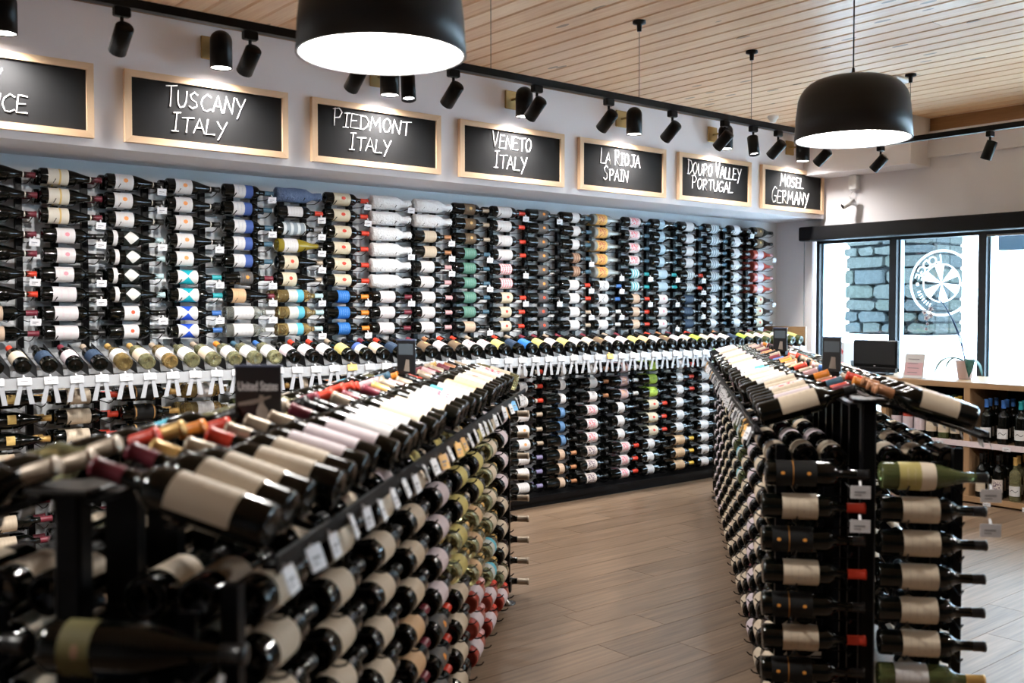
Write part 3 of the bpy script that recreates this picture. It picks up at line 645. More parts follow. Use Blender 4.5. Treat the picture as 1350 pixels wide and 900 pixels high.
LOWER = [
 [(3, S('U','dark','hex','gold',.10,.14,.55)), (3, S('B','dark','cream','plum')), (3, S('B','dark','cream','plum'))],
 [(3, S('B','dark','cream','red',.050,.165,CR)), (1, S('B','dark','bfine','gold',.06,.18)), (2, S('B','dark','white','plum')), (3, S('B','dark','cream','plum',.07,.15))],
 [(3, S('B','dark','bfine','gold',.060,.175,CR)), (3, S('B','dark','cream','red')), (3, S('B','dark','cream','plum',.07,.15))],
 [(2, S('B','gold','white','white',.075,.165,CR)), (4, S('B','pale','white','green')), (3, S('B','pale','cream','gold'))],
 [(3, S('B','green','white','gold')), (3, S('B','green','white','white')), (3, S('B','pale','cream','gold'))],
 [(3, S('U','dark','cream','orange',.05,.09,CR)), (6, S('B','dark','white','red'))],
 [(3, S('U','dark','cream','slate',.05,.09,CR)), (6, S('B','dark','white','black'))],
 [(3, S('B','dark','gl','slate')), (6, S('B','dark','white','black'))],
 [(4, S('B','dark','cream','red')), (5, S('B','dark','white','black'))],
 [(3, S('B','dark','dred','black',.075,.18,CR)), (3, S('B','dark','dgrey','tan',.06,.17,CR)), (3, S('B','dark','creamdot','red',.05,.155,CR))],
 [(3, S('B','dark','white','red',.075,.145,CR,'ring')), (3, S('B','dark','crest','tan',.065,.165,CR)), (3, S('B','dark','white','purple',.065,.165,CR))],
 [(3, S('B','dark','white','black',.13,.18,CR)), (3, S('B','dark','sblue','black',.13,.175,CR)), (3, S('B','dark','tan','copper',.12,.17,CR))],
 [(3, S('B','dark','white','copper',.09,.165,CR)), (3, S('B','dark','pinkart','black',.07,.175,CR)), (3, S('B','dark','art','black',.065,.165,CR))],
 [(3, S('B','dark','plumart','white',.095,.175,CR)), (3, S('U','dark','white','black',.055,.125,CR)), (3, S('B','dark','pinkart','red',.10,.185,CR))],
 [(1, S('B','dark','lime','black',.08,.17,CR)), (2, S('B','dark','lime','black',.08,.17,CR)), (3, S('B','dark','creamdot','red',.075,.180,CR)), (3, S('B','dark','white','black',.06,.135,CR))],
 [(3, S('B','dark','white','red',.075,.15,CR)), (3, S('B','dark','white','black',.07,.155,CR)), (3, S('B','dark','peach','yellow',.06,.17,CR))],
 [(9, S('B','dark','white','black'))], [(9, S('B','dark','cream','red'))], [(9, S('B','dark','white','black'))], [(9, S('B','dark','cream','black'))]]
WX = [1.053+0.327*k for k in range(20)]; ZU = EYE+0.683; ZL = EYE-0.448; PITCH = 0.1012
def hooks(mb, xs, y_wall, y_front, z, dz=-0.043):
    for x in xs:
        mb.tube([(x, y_wall, z+dz+0.006), (x, y_front+0.01, z+dz), (x+0.004, y_front-0.026, z+dz+0.010), (x+0.012, y_front-0.040, z+dz+0.028)], 0.0026, 4)
def price_tag_mesh(w_, h_, m_=None):
    key = ('tag', w_, h_, m_.name if m_ else '')
    if key not in CACHE:
        mb = MB().box((-w_/2, -0.0012, 0), (w_/2, 0.0012, h_)); mb.tube([(0, 0, h_-0.002), (0, 0.012, h_+0.012)], 0.004, 5)
        mb.box((-w_*0.3, -0.0018, h_*0.45), (w_*0.25, -0.0012, h_*0.58), 1); mb.box((-w_*0.3, -0.0018, h_*0.25), (w_*0.05, -0.0012, h_*0.33), 1)
        CACHE[key] = mb.mesh('price_tag', [m_ or M_card, mat('tag_ink', (.25, .25, .27), .7)])
    return CACHE[key]
M_tagy = mat('yellow_card', (.80, .45, .12), .5); M_tagb = mat('blue_card', (.16, .46, .80), .5)
rn = random.Random(21)
LV = {(0, 0): .4, (0, 1): .65, (0, 2): .65, (0, 6): .6, (0, 7): .4, (1, 0): .65, (1, 1): 1, (1, 2): .8, (2, 0): .6, (2, 1): .95, (3, 0): .65, (3, 1): .7, (5, 0): .36}   # lower racks mostly hidden behind the left island
for c, xb in enumerate(WX):
    root = empty('bottle_rack', (xb, YW, ZU-8*PITCH-0.07)); zb = ZU-8*PITCH-0.07
    tag(root, 'black peg rack strip, %s column of the upper wine wall' % ordn(c+1), 'rack', 'upper wall rack strips')
    for q in (0.100, 0.252):
        link('upright', MB().box((q-0.016, -0.034, -0.01), (q+0.016, 0, 8*PITCH+0.10)).mesh('upright', M_black), root)
    hk = MB()
    for r in range(9): hooks(hk, (0.055, 0.165, 0.268), -0.02, -0.15, 0.07+(8-r)*PITCH)
    o = link('peg', hk.mesh('peg', M_black), root); o['kind'] = 'stuff'
    cells = [s for n_, s in WALL[c] for _ in range(n_)]; prev = None
    for r, s in enumerate(cells):
        z = ZU - r*PITCH; jx = rn.uniform(-.006, .006)
        if s != prev and (r > 0 or rn.random() < .3) or rn.random() < .12:
            t_ = link('price_tag', price_tag_mesh(.052, .036), root); t_.location = (0.285, -0.195, z-zb-0.062); t_.rotation_euler = (0.12, rn.uniform(-.05, .05), rn.uniform(-.1, .1))
        prev = s
        add_bottle((xb+jx, YW-0.15, z), (1, rn.uniform(-.012, .012), rn.uniform(-.012, .008)), (0, -1, .12), s, ('%s down, %s upper wall column' % (ordn(r+1), ordn(c+1))), 'bottles in the upper wall rack', .4 if c == 0 else 1.0)
        if rn.random() < .35 and s[0] != 'W': add_bottle((xb+jx-.012, YW-0.064, z-.001), (1, 0, 0), (0, -1, .1), s, None, None)
    root = empty('bottle_rack', (xb, YW, 0)); tag(root, 'black peg rack strip under the counter, %s column' % ordn(c+1), 'rack', 'lower wall rack strips')
    for q in (0.100, 0.252):
        link('upright', MB().box((q-0.016, -0.20, 0.07), (q+0.016, -0.165, ZL+0.06)).mesh('upright', M_black), root)
    hk = MB()
    for r in range(9): hooks(hk, (0.055, 0.165, 0.268), -0.18, -0.36, ZL-r*PITCH)
    o = link('peg', hk.mesh('peg', M_black), root); o['kind'] = 'stuff'
    cells = [s for n_, s in LOWER[c] for _ in range(n_)]
    for r, s in enumerate(cells):
        z = ZL - r*PITCH; jx = rn.uniform(-.006, .006)
        add_bottle((xb+jx, YW-0.345, z), (1, 0, rn.uniform(-.01, .008)), (0, -1, .2), s, ('%s down, %s lower wall column' % (ordn(r+1), ordn(c+1))), 'bottles in the lower wall rack', LV.get((c, r), (.6 if r == 0 else .97) if c > 9 else 0))
        add_bottle((xb+jx-.012, YW-0.26, z-.001), (1, 0, 0), (0, -1, .3), s, None, None)
# black plinth and back of the lower rack
pl_ = empty('rack_plinth', (4, YW-0.2, 0)); tag(pl_, 'black steel plinth along the floor under the wine wall', 'plinth')
link('base', MB().box((-3.1, -0.20, 0), (3.6, 0.15, 0.062)).mesh('base', M_blackm), pl_)
link('toe_rail', MB().box((-3.1, -0.23, 0.04), (3.6, -0.20, 0.075)).mesh('toe_rail', M_black), pl_)

# ---- sloping counter tray of bottles along the wall
tr_ = empty('counter_tray', (0.9, YW-0.55, 1.06)); tag(tr_, 'long grey slotted tray of tilted bottles between the wall racks', 'tray')
TL = 6.62; sl = math.tan(math.radians(15))
mb = MB(); mb.box((0, 0.42, -0.02), (TL, 0.44, 0.10)); mb.box((0, -0.005, -0.055), (TL, 0.005, 0.0))
for y_, z_ in ((0.02, -0.005), (0.16, 0.035), (0.34, 0.08)): mb.box((0, y_, z_-0.01), (TL, y_+0.02, z_))
link('tray_frame', mb.mesh('tray_frame', M_steelw), tr_)
NB = 56; BP = TL/NB
fin = MB()
for k in range(NB+1):
    x = k*BP; fin.face([(x, 0.0, 0.0), (x, 0.02, 0.055), (x, 0.36, 0.15), (x, 0.36, 0.06)]); fin.face([(x+.0015, 0.36, 0.06), (x+.0015, 0.36, 0.15), (x+.0015, 0.02, 0.055), (x+.0015, 0.0, 0.0)])
o = link('divider', fin.mesh('divider', M_black), tr_); o['kind'] = 'stuff'
ROWG = [(5, ['tan', 'cream', 'navy', 'navy', 'pinkw']), ]
tray_styles = [S('B','dark','peach','black'), S('B','dark','navy','black'), S('B','dark','cream','red'), S('B','dark','navy','black'), S('B','dark','pinkw','plum'), S('B','dark','navy','tan'),
 S('U','gold','white','gold',.06,.13), S('B','pale','cream','gold'), S('B','gold','white','tan'), S('B','pale','white','black'), S('B','pale','cream','tan'), S('B','pale','white','orange'), S('B','pale','white','slate'), S('B','pale','white','blue'),
 S('B','dark','pinkw','black'), S('B','dark','white','red'), S('B','dark','white','red'), S('B','dark','gl','tan'), S('B','dark','split','black'), S('B','dark','cream','plum'), S('B','dark','navy','red'), S('B','dark','white','black')]
lbs = ['white', 'navy', 'cream', 'dgrey', 'pinkw', 'peach', 'white', 'cream', 'blue', 'bgold', 'pinkart', 'white', 'tan', 'wine', 'gl']
for k in range(NB):
    s = tray_styles[k] if k < len(tray_styles) else S('B', 'green' if k > 50 else 'dark', 'lime' if k in (44, 49) else rn.choice(lbs), rn.choice(['black', 'black', 'red', 'plum', 'tan', 'copper']))
    x = 0.9+(k+.5)*BP
    add_bottle((x, YW-0.545, 1.06+0.052), (rn.uniform(-.03, .03), math.cos(math.radians(15)), math.sin(math.radians(15))), (0, -.25, 1), s, ('%s from left in the counter tray' % ordn(k+1)), 'tilted bottles in the counter tray', 0 if k == 0 else .1 if k == 1 else 1.0 if k < 26 else .8)
    mt = M_tagy if k in (17, 35) else (mat('green_card', (.35, .62, .20), .5) if k == 45 else M_card)
    t_ = link('price_tag', price_tag_mesh(.062, .036, mt), tr_); t_.location = ((k+.5)*BP, -0.018, -0.012-0.02); t_.rotation_euler = (-0.25, rn.uniform(-.05, .05), 0)
    for sg in (-1, 1):      # the clip's two splayed legs
        xc = (k+.5)*BP; q = MB(); a, b = xc+sg*.016, xc+sg*.034
        q.face([(a-.010, -.012, -.03), (a+.010, -.012, -.03), (b+.012, -.006, -.125), (b-.012, -.006, -.125)]); q.face([(b-.012, -.004, -.125), (b+.012, -.004, -.125), (a+.010, -.010, -.03), (a-.010, -.010, -.03)])
        link('tag_clip', q.mesh('tag_clip', M_clear), tr_)
# end bracket at the far end of the tray
link('end_bracket', MB().box((TL, 0.0, -0.06), (TL+0.02, 0.44, 0.17)).mesh('end_bracket', M_oakc), tr_)

# ------------------------------------------------------------------ the two display islands
ROOFL = ['cream', 'cream', 'white', 'pinkw', 'cream', 'white', 'tan', 'wine', 'cream', 'bluew', 'dgrey', 'peach', 'white', 'pinkart', 'creamdot']
ROOFC = ['red', 'plum', 'black', 'tan', 'gold', 'copper', 'pink', 'slate', 'orange', 'black', 'plum', 'tan', 'blue', 'black', 'tan']
def island(name, ox, oy, head_deg, NCOL, where, side_fn, end_fn, roof_fn, vis_side, ncl):
    th = math.radians(head_deg); a = Vector((math.cos(th), math.sin(th), 0)); b = Vector((math.sin(th), -math.cos(th), 0)); up = Vector((0, 0, 1)); O = Vector((ox, oy, 0))
    W = lambda s, t_, z: O + a*s + b*t_ + up*z
    root = empty('display_island', (ox, oy, 0), th); lab = 'black steel wine display island, %s' % where
    tag(root, lab, 'display rack')
    Lf = NCOL*0.34+0.10; HW = 0.285
    P = lambda nm, mb, m_=M_black, sm=False: link(nm, mb.mesh(nm, m_, sm), root)
    # local coords: x = along, y = -t
    for s in (0.0, Lf):
        for t_ in (-HW+.02, HW-.02):
            P('corner_post', MB().box((s-.014, t_-.014, .06), (s+.014, t_+.014, .96)))
            P('foot', MB().lathe([(.045, 0), (.045, .008), (.012, .02), (.010, .07)], 16, M=Matrix.Translation((s+(.03 if s == 0 else -.03), t_, 0))), mat('chrome_foot', (.35, .35, .36), .2, 1.0), True)
        P('end_beam', MB().box((s-.02, -HW, .05), (s+.02, HW, .10)))
        P('centre_post', MB().bevbox((s-.022, -.023, .05), (s+.022, .023, 1.10), .006))
        P('top_plate', MB().bevbox((s-.05, -.055, 1.10), (s+.05, .055, 1.110), .004))
    P('floor_beam', MB().box((0, -.02, .05), (Lf, .02, .09)))
    for t_ in (-HW+.02, HW-.02): P('edge_beam', MB().box((.02, t_-.012, .06), (Lf-.02, t_+.012, .085)))
    P('ridge_beam', MB().box((0, -.02, 1.075), (Lf, .02, 1.10)))
    nr = 9; Z1 = 0.912
    hk = MB()
    for c in range(NCOL):
        s0 = 0.06+c*.34
        for q in (.10, .25):
            P('upright', MB().box((s0+q-.015, -.03, .09), (s0+q+.015, .03, 1.075)))
        P('roof_arm', MB().tube([(s0+.17, -.34, .992), (s0+.17, 0, 1.10), (s0+.17, .34, .992)], .007, 5))
        for r in range(nr):
            for q in (.06, .25):
                z = Z1-r*.1016-.043
                for sg in (-1, 1):
                    if sg == vis_side or r < 2: hk.tube([(s0+q, 0, z+.012), (s0+q, sg*.29, z), (s0+q, sg*.305, z+.004), (s0+q+.0, sg*.314, z+.014)], .0032, 4)
    o = P('peg', hk); o['kind'] = 'stuff'
    for sg in (-1, 1):
        for (t_, z_) in ((.345, .992), (.19, 1.045), (.06, 1.085)):
            P('roof_rail', MB().box((-.03, min(sg*t_, sg*(t_-.022)), z_), (Lf+.03, max(sg*t_, sg*(t_-.022)), z_+.010)))
        P('roof_lip', MB().box((-.03, min(sg*.345, sg*.349), .985), (Lf+.03, max(sg*.345, sg*.349), 1.014)))
    # end pegs: label-forward columns on both ends
    he = MB()
    for e, s, dr in ((0, -.02, -1), (1, Lf+.02, 1)):
        for q in (-.20, .12): P('end_upright', MB().box((s-.006, q-.015, .09), (s+.006, q+.015, .92)))
        for r in range(nr):
            for q in (-.245, -.09, .07, .23):
                z = .885-r*.1016-.043; he.tube([(s, q, z+.006), (s+dr*.10, q, z), (s+dr*.135, q, z+.022)], .003, 4)
    o = P('end_peg', he); o['kind'] = 'stuff'
    rn = random.Random(sum(map(ord, name)))
    # bottles on the sides (bases face the near end), three deep
    for c in range(NCOL):
        s0 = 0.06+c*.34
        for r in range(nr):
            z = Z1-r*.1016
            for sgn in (1, -1):             # +1 = right-hand side (t > 0)
                vis = (sgn == 1) == (vis_side == -1)
                st = side_fn(c, r) if vis else S('B', 'dark', 'cream', 'black')
                sd = 'right' if sgn == 1 else 'left'
                for dpt, t_ in enumerate((.262, .175, .088)):
                    if dpt and r > 0 and not (c == 0 and dpt == 1): continue
                    js = rn.uniform(-.008, .008)
                    hid = (not vis and r > 0) or (dpt and r > 0)
                    add_bottle(W(s0+js, sgn*t_, z), a+up*rn.uniform(-.01, .01), b*sgn*(1.0 if dpt == 0 else .45)+up*(.42 if dpt == 0 else 1.0), st if dpt == 0 or r else side_fn(c+1, dpt) if vis else st,
                        None if hid else (('%s row down, %s from near end, %s face of %s island' % (ordn(r+1), ordn(c+1), sd, where.split()[0])) if dpt == 0 else ('top row, %s inward, %s bottle, %s half, %s island' % (ordn(dpt), ordn(c+1), sd, where.split()[0]))), 'bottles lying along the %s island' % where.split()[0], (.3 if dpt or not vis else .85 if vis_side == -1 else .42))
    # bottles on the near and far ends
    for r in range(nr):
        z = .885-r*.1016
        for q in (0, 1):
            st = end_fn(q, r)
            if st is None: continue
            tb = -.325+q*.345
            add_bottle(W(-.095, tb+rn.uniform(-.006, .006), z), b, -a+up*.15, st, ('%s row down, %s column on near end of %s island' % (ordn(r+1), ('left', 'right')[q], where.split()[0])), 'bottles across the near end of the %s island' % where.split()[0], 1.0 if vis_side == 1 or (q, r) == (1, 0) else .05)
            add_bottle(W(Lf+.10, tb+.03, z), b, a+up*.15, S('B','dark','cream','tan'), None if q == 0 else ('neck poking out, %s row down, far end of %s island' % (ordn(r+1), where.split()[0])), 'bottles across the far end of the %s island' % where.split()[0], .15 if vis_side == -1 else 0)
            if r < 2 or rn.random() < .0:
                t_ = link('price_tag', price_tag_mesh(.058, .038), root)
                t_.matrix_local = Matrix.Translation((-.165, -(tb+.275+(.02 if q else 0)), z-.060)) @ Matrix.Rotation(-PI/2, 4, 'Z')
    # roof of tilted bottles
    RP = .108; n = int((Lf+.02)/RP)
    tilt = math.radians(17)
    for k in range(n):
        s = 0.0+k*RP+rn.uniform(-.006, .006)
        for sgn in (1, -1):
            st = roof_fn(k, sgn, rn)
            ax = (-b*sgn*math.cos(tilt)+up*math.sin(tilt)) + (a*rn.uniform(-.07, .07) + up*rn.uniform(-.03, .03))*(1 if k else .15)
            add_bottle(W(s, sgn*(.325+rn.uniform(-.012, .012)), 1.050), ax, up+b*sgn*.15, st, ('%s from near end, %s slope, %s island' % (ordn(k+1), 'right' if sgn == 1 else 'left', where.split()[0])), 'bottles on the sloping top of the %s island' % where.split()[0], 1.0 if k == 0 and sgn == -vis_side or k == 0 and vis_side == 1 else (.45 if sgn == 1 else .2) if vis_side == -1 else (.12 if sgn == 1 else .24))
            if True:
                m_ = M_card; u_ = rn.random()
                if u_ < .08: m_ = M_tagy
                elif u_ < .11: m_ = M_tagb
                t_ = link('price_tag', price_tag_mesh(.050, .042, m_), root)
                t_.matrix_local = Matrix.Translation((s+rn.uniform(-.01, .01), -sgn*.368, .955+rn.uniform(-.006, .006))) @ Matrix.Rotation((0 if sgn == 1 else PI)+rn.uniform(-.25, .25), 4, 'Z') @ Matrix.Rotation(-.35+rn.uniform(-.1, .1), 4, 'X')
    return W, a, b, root
DC = S('B','dark','cream','black'); DK = S('B','dark','navy','black')
def sideL(c, r):
    if c >= 8: return S('B','dark','pinkw' if r < 4 else 'cream','black',.045,.150,CR) if r < 7 else (S('B','pale','cream','tan') if r == 7 else S('B','rose','pinkw','red'))
    if c == 7: return S('B','pale','cream','gold',.045,.14) if r < 5 else (S('B','pale','bluew','gold') if r < 7 else S('B','rose','pinkw','red'))
    if c == 6: return S('B','dark','gl','black') if r < 3 else (S('B','pale','peach','gold',.045,.12) if r < 6 else S('B','rose','pinkw','pink'))
    if c == 5: return S('B','dark','gl','tan') if r < 3 else (S('B','pale','gl','gold') if r < 5 else DC)
    if c == 4: return S('B','dark','pinkw','black') if r < 5 else S('B','dark','dgrey','red')
    if c == 3: return DC if r < 4 else S('B','dark','peach' if r < 7 else 'cream','plum')
    if c == 2: return DC if r < 6 else S('U','dark','art','black')
    return S('B','dark','cream','black',.05,.145) if r not in (5,) else S('B','dark','peach','black')
def endL(q, r):
    if q == 1: return S('U','dark','olive','black',.035,.085,1.4) if r == 0 else S('B','dark','navy','black')
    return S('B','dark','navy','black') if r % 2 else S('B','dark','olive','black')
def roofL(k, sgn, rn):
    if sgn == 1:
        if k < 5: return S('B','dark','cream', ['plum', 'plum', 'gold', 'tan', 'red'][k], .055, .165, CR)
        if k < 8: return S('B','dark','pinkw','tan',.05,.17,CR)
        if k > 27: return S('B','pale','cream', rn.choice(['tan', 'cream' if False else 'gold']))
        return S('B', 'dark', rn.choice(ROOFL), rn.choice(ROOFC), .045, .160, CR)
    if k in (13, 14, 15, 16) : return S('B','dark','cream','red')
    return S('B', 'dark' if rn.random() < .8 else 'pale', rn.choice(ROOFL), ['tan', 'tan', 'tan', 'red', 'gold', 'orange'][k] if k < 6 else rn.choice(ROOFC))
WL, aL, bL, rootL = island('left', .458, 1.658, 43.1, 9, 'left foreground, nearest the camera', sideL, endL, roofL, -1, 9)
def sideR(c, r):
    if c == 4 and r in (1, 2, 3): return S('B','green','bluew','white')
    if c == 5 and r < 3: return S('B','green','white','white')
    if c == 2: return S('B','dark','pinkw','plum')
    if c >= 9: return S('B','dark','pinkw','plum')
    return S('B','dark','cream','black',.045,.14)
def endR(q, r):
    if q == 0: return S('B','dark','gdots','black',.030,.150,1.6) if r % 2 == 0 else S('B','dark','cream','red',.060,.165,CR)
    if r == 0: return S('U','green','whor','black',.05,.155,CR)
    if r < 6: return S('B','dark','cream','black',.065,.170,CR)
    return S('B','green','white','gold')
def roofR(k, sgn, rn):
    if sgn == -1:
        if k < 8: return S('B','dark',['cream','pinkw','cream','cream','pinkart','cream','cream','white'][k], ['black','plum','red','slate','red','copper','orange','pink'][k], .070, .185, CR)
        if k in (13, 14): return S('B','dark','bluew','tan',.05,.16,CR)
        return S('B', 'dark', rn.choice(['white', 'pinkw', 'wine', 'cream']), rn.choice(ROOFC), .045, .17, CR)
    if k < 7: return S('B','dark',['cream','white','pinkw','cream','white','white','cream'][k], ['copper']*5+['orange', 'copper'][0:1]+['red'] and ['copper','copper','copper','copper','orange','red','tan'][k], .060, .175, CR)
    return S('B', 'dark', rn.choice(ROOFL), rn.choice(['white', 'white', 'slate']+ROOFC), .045, .17, CR)
WR, aR, bR, rootR = island('right', 2.822, 1.684, 41.5, 12, 'right middle distance, before the windows', sideR, endR, roofR, 1, 12)

# sign holders standing on the ridges
def text_mesh(txt, size, extr=0.0006, shear=0.0, bold=0.0):
    c = bpy.data.curves.new('t', 'FONT'); c.body = txt; c.size = size; c.extrude = extr; c.align_x = 'CENTER'; c.shear = shear; c.offset = bold
    o = bpy.data.objects.new('t', c); COL.objects.link(o); dg = bpy.context.evaluated_depsgraph_get(); dg.update()
    me = bpy.data.meshes.new_from_object(o.evaluated_get(dg)); bpy.data.objects.remove(o); me.name = 'lettering'; return me
def island_sign(P, face_deg, w_, h_, lab, kind):
    r = empty('island_sign', tuple(P), math.radians(face_deg)); tag(r, lab, 'sign', 'small black signs on the island ridges')
    link('card', MB().bevbox((-w_/2, -.003, .02), (w_/2, .003, h_), .0015).mesh('card', mat('sign_black', (.010, .010, .012), .35)), r)
    link('card_edge', MB().box((-w_/2-.002, -.005, h_-.002), (w_/2+.002, .005, h_+.003)).mesh('card_edge', mat('edge_blue', (.10, .12, .20), .3)), r)
    link('stand', MB().box((-w_/2, -.02, 0), (w_/2, .02, .02)).mesh('stand', M_black), r)
    R90 = Matrix.Rotation(PI/2, 4, 'X')
    if kind == 1:
        me = text_mesh('United States', w_*.155, bold=.0003); me.materials.append(mat('sign_white', (.75, .74, .75), .6))
        link('lettering', me, r, Matrix.Translation((0, -.0036, h_*.68)) @ R90 @ Matrix.Diagonal((1.02, 1.8, 1, 1)))
        q = MB().tube([(.008, -.0042, h_*.62), (.008, -.0042, h_*.50), (.010, -.0042, h_*.42), (.010, -.0042, h_*.25), (.004, -.0042, h_*.2)], [.005, .006, .014, .013, .004], 8)
        q.v = [(x, -.0034-abs(y+.0042)*.05, z) for x, y, z in q.v]
        link('picture', q.mesh('picture', mat('sign_tan', (.45, .38, .32), .6)), r)
        q = MB().tube([(-w_*.42, -.0042, h_*.50), (-w_*.1, -.0042, h_*.53), (w_*.28, -.0042, h_*.60)], [.004, .006, .002], 6); q.v = [(x, -.0038, z) for x, y, z in q.v]
        link('picture', q.mesh('picture', MC['sign_tan']), r)
    else:
        q = MB(); q.box((-w_*.40, -.0036, h_*.62), (w_*.40, -.003, h_*.90)); link('picture', q.mesh('picture', mat('sign_grey', (.07, .09, .11), .5)), r)
        q = MB().tube([(w_*.1, -.0042, h_*.5), (w_*.05, -.0042, h_*.2)], [.008, .014], 8); q.v = [(x, -.0036, z) for x, y, z in q.v]
        link('picture', q.mesh('picture', MC.get('sign_tan') or mat('sign_tan', (.45, .38, .32), .6)), r)
    return r
island_sign(WL(.77, .0, 1.075), -47+8, .110, .180, 'black card sign reading United States on the left island ridge', 1)
island_sign(WL(2.25, .0, 1.120), -47-25, .088, .150, 'black picture card halfway along the left island ridge', 2)
island_sign(WR(.72, .0, 1.130), -49-30, .075, .150, 'dark picture card on the right island ridge, near its middle', 2)
island_sign(WR(2.55, .0, 1.130), -49-34, .085, .150, 'dark picture card at the far end of the right island ridge', 2)

# ------------------------------------------------------------------ cabinet before the windows
def ngon_prism(pts, z0, z1):
    mb = MB(); n = len(pts); mb.v = [(x, y, z0) for x, y in pts]+[(x, y, z1) for x, y in pts]
    mb.f = [tuple(reversed(range(n))), tuple(range(n, 2*n))]+[(k, (k+1)%n, n+(k+1)%n, n+k) for k in range(n)]; mb.m = [0]*len(mb.f); return mb
CZ = 0.863; CX = 7.0
cb_ = empty('window_cabinet', (CX, 2.0, 0)); tag(cb_, 'long oak shelf cabinet standing in front of the windows', 'cabinet')
ctp = [(0, -3.4), (.72, -3.4), (.72, 2.86), (.62, 2.86), (.30, 2.55), (.04, 2.18), (0, 2.05)]
link('worktop', ngon_prism(ctp, CZ-.040, CZ).mesh('worktop', M_oakc), cb_)
link('plinth', MB().box((.05, -3.35, 0), (.60, 2.0, .04)).mesh('plinth', M_oakc), cb_)
for k in range(6):
    y_ = 1.41-k*.96 if k else 1.41
for y_ in (2.05, 1.408, .45, -.50, -1.45, -2.40, -3.36):
    link('divider', MB().box((.004, y_-.022, .04), (.60, y_+.022, CZ-.04)).mesh('divider', wood('oak_upright', (0.42, 0.26, 0.14), (0.28, 0.165, 0.085), 'Z', 0.45)), cb_)
link('back_panel', MB().box((.60, -3.36, .04), (.62, 2.05, CZ-.04)).mesh('back_panel', M_blackm), cb_)
for z_ in (.440, .05):
    link('shelf', MB().box((.01, -3.34, z_-.02), (.60, 2.03, z_)).mesh('shelf', M_oakc), cb_)
    link('ticket_strip', MB().box((-.004, -3.34, z_-.036), (.008, 2.05, z_+.004)).mesh('ticket_strip', mat('pink_strip', (.66, .56, .58), .5) if z_ > .2 else M_oakc), cb_)
for y_, z_ in ((1.25, .015), (1.12, .42), (.98, .02), (.9, .42), (1.6, .42), (1.75, .42)):
    t_ = link('price_tag', price_tag_mesh(.055, .03), cb_); t_.location = (-.008, y_, z_-.02); t_.rotation_euler = (0, 0, -PI/2)
bay = {0: [S('B','dark','pinkw','plum'), S('B','rose','pinkw','red'), S('B','dark','pinkw','plum'), S('B','dark','cream','slate'), S('B','green','cream','green'), S('B','dark','cream','yellow')],
       1: [S('B','dark','squig','blue',.04,.11,1.1), S('B','dark','squig','blue',.04,.11,1.1), S('B','dark','squig','teal',.04,.11,1.1), S('B','dark','squig','teal',.04,.11,1.1)],
       2: [S('B','dark','white','red')]*6, 3: [S('B','dark','cream','black',.04,.13,1.0), S('B','dark','art','black',.05,.14,1.1), S('B','pale','squig','gold',.04,.11,1.1), S('B','pale','squig','gold',.04,.11,1.1)]}
for i, (ys, z_, wn_) in enumerate(((( [1.97-.092*k for k in range(6)]), .441, 'upper left bay'), ([1.29-.118*k for k in range(9)], .441, 'upper right bay'), ([1.97-.092*k for k in range(6)], .051, 'lower left bay'), ([1.32-.118*k for k in range(9)], .051, 'lower right bay'))):
    for k, y_ in enumerate(ys):
        L_ = bay[i]; s = L_[min(k, len(L_)-1)] if i in (0, 2) else L_[k % len(L_)] if k >= len(L_) else L_[k]
        for d_ in range(3):
            add_bottle((CX+.055+d_*.095, 2.0+y_+(.02 if d_ else 0), z_), (0, 0, 1), (-1, -.15, 0), s, ('standing %s in front row, %s of window cabinet' % (ordn(k+1), wn_)) if d_ == 0 else None, 'bottles standing in the window cabinet', 0 if k > (5 if i == 0 else 2) or i == 2 else .35 if i == 0 else .85)
# things on the worktop
tv = empty('monitor', (7.27, 4.275, CZ), math.radians(-90)); tag(tv, 'black flat screen monitor standing on the window cabinet', 'monitor')
link('screen_case', MB().bevbox((-.19, -.02, .055), (.19, .02, .275), .006).mesh('screen_case', M_black), tv)
link('screen', MB().box((-.175, -.0225, .085), (.175, -.0202, .262)).mesh('screen', mat('dark_screen', (.02, .02, .021), .25)), tv)
link('speaker_bar', MB().bevbox((-.18, -.028, .022), (.18, .01, .060), .004).mesh('speaker_bar', M_blackm), tv)
link('stand', MB().bevbox((-.12, -.06, 0), (.12, .07, .02), .006).mesh('stand', M_black), tv)
link('badge', MB().box((-.008, -.0235, .069), (.008, -.0222, .074)).mesh('badge', M_white), tv)
nc = empty('notice_card', (7.12, 3.88, CZ), math.radians(-90)); tag(nc, 'pink and white notice card in clear stand beside the monitor', 'card')
tM = Matrix.Rotation(math.radians(-10), 4, 'X')
link('sheet', MB().box((-.078, -.002, .006), (.078, .002, .185), M=tM).mesh('sheet', mat('notice_white', (.62, .60, .60), .6)), nc)
link('pink_panel', MB().box((-.070, -.004, .022), (.070, -.002, .118), M=tM).mesh('pink_panel', mat('notice_pink', (.62, .40, .44), .6)), nc)
for q in range(4): link('print_line', MB().box((-.05, -.0052, .04+q*.034), (.03+.01*(q % 2), -.004, .045+q*.034), M=tM).mesh('print_line', mat('notice_ink', (.25, .22, .24), .7)), nc)
link('stand', MB().bevbox((-.08, -.02, 0), (.08, .04, .006), .002).mesh('stand', M_clear), nc)
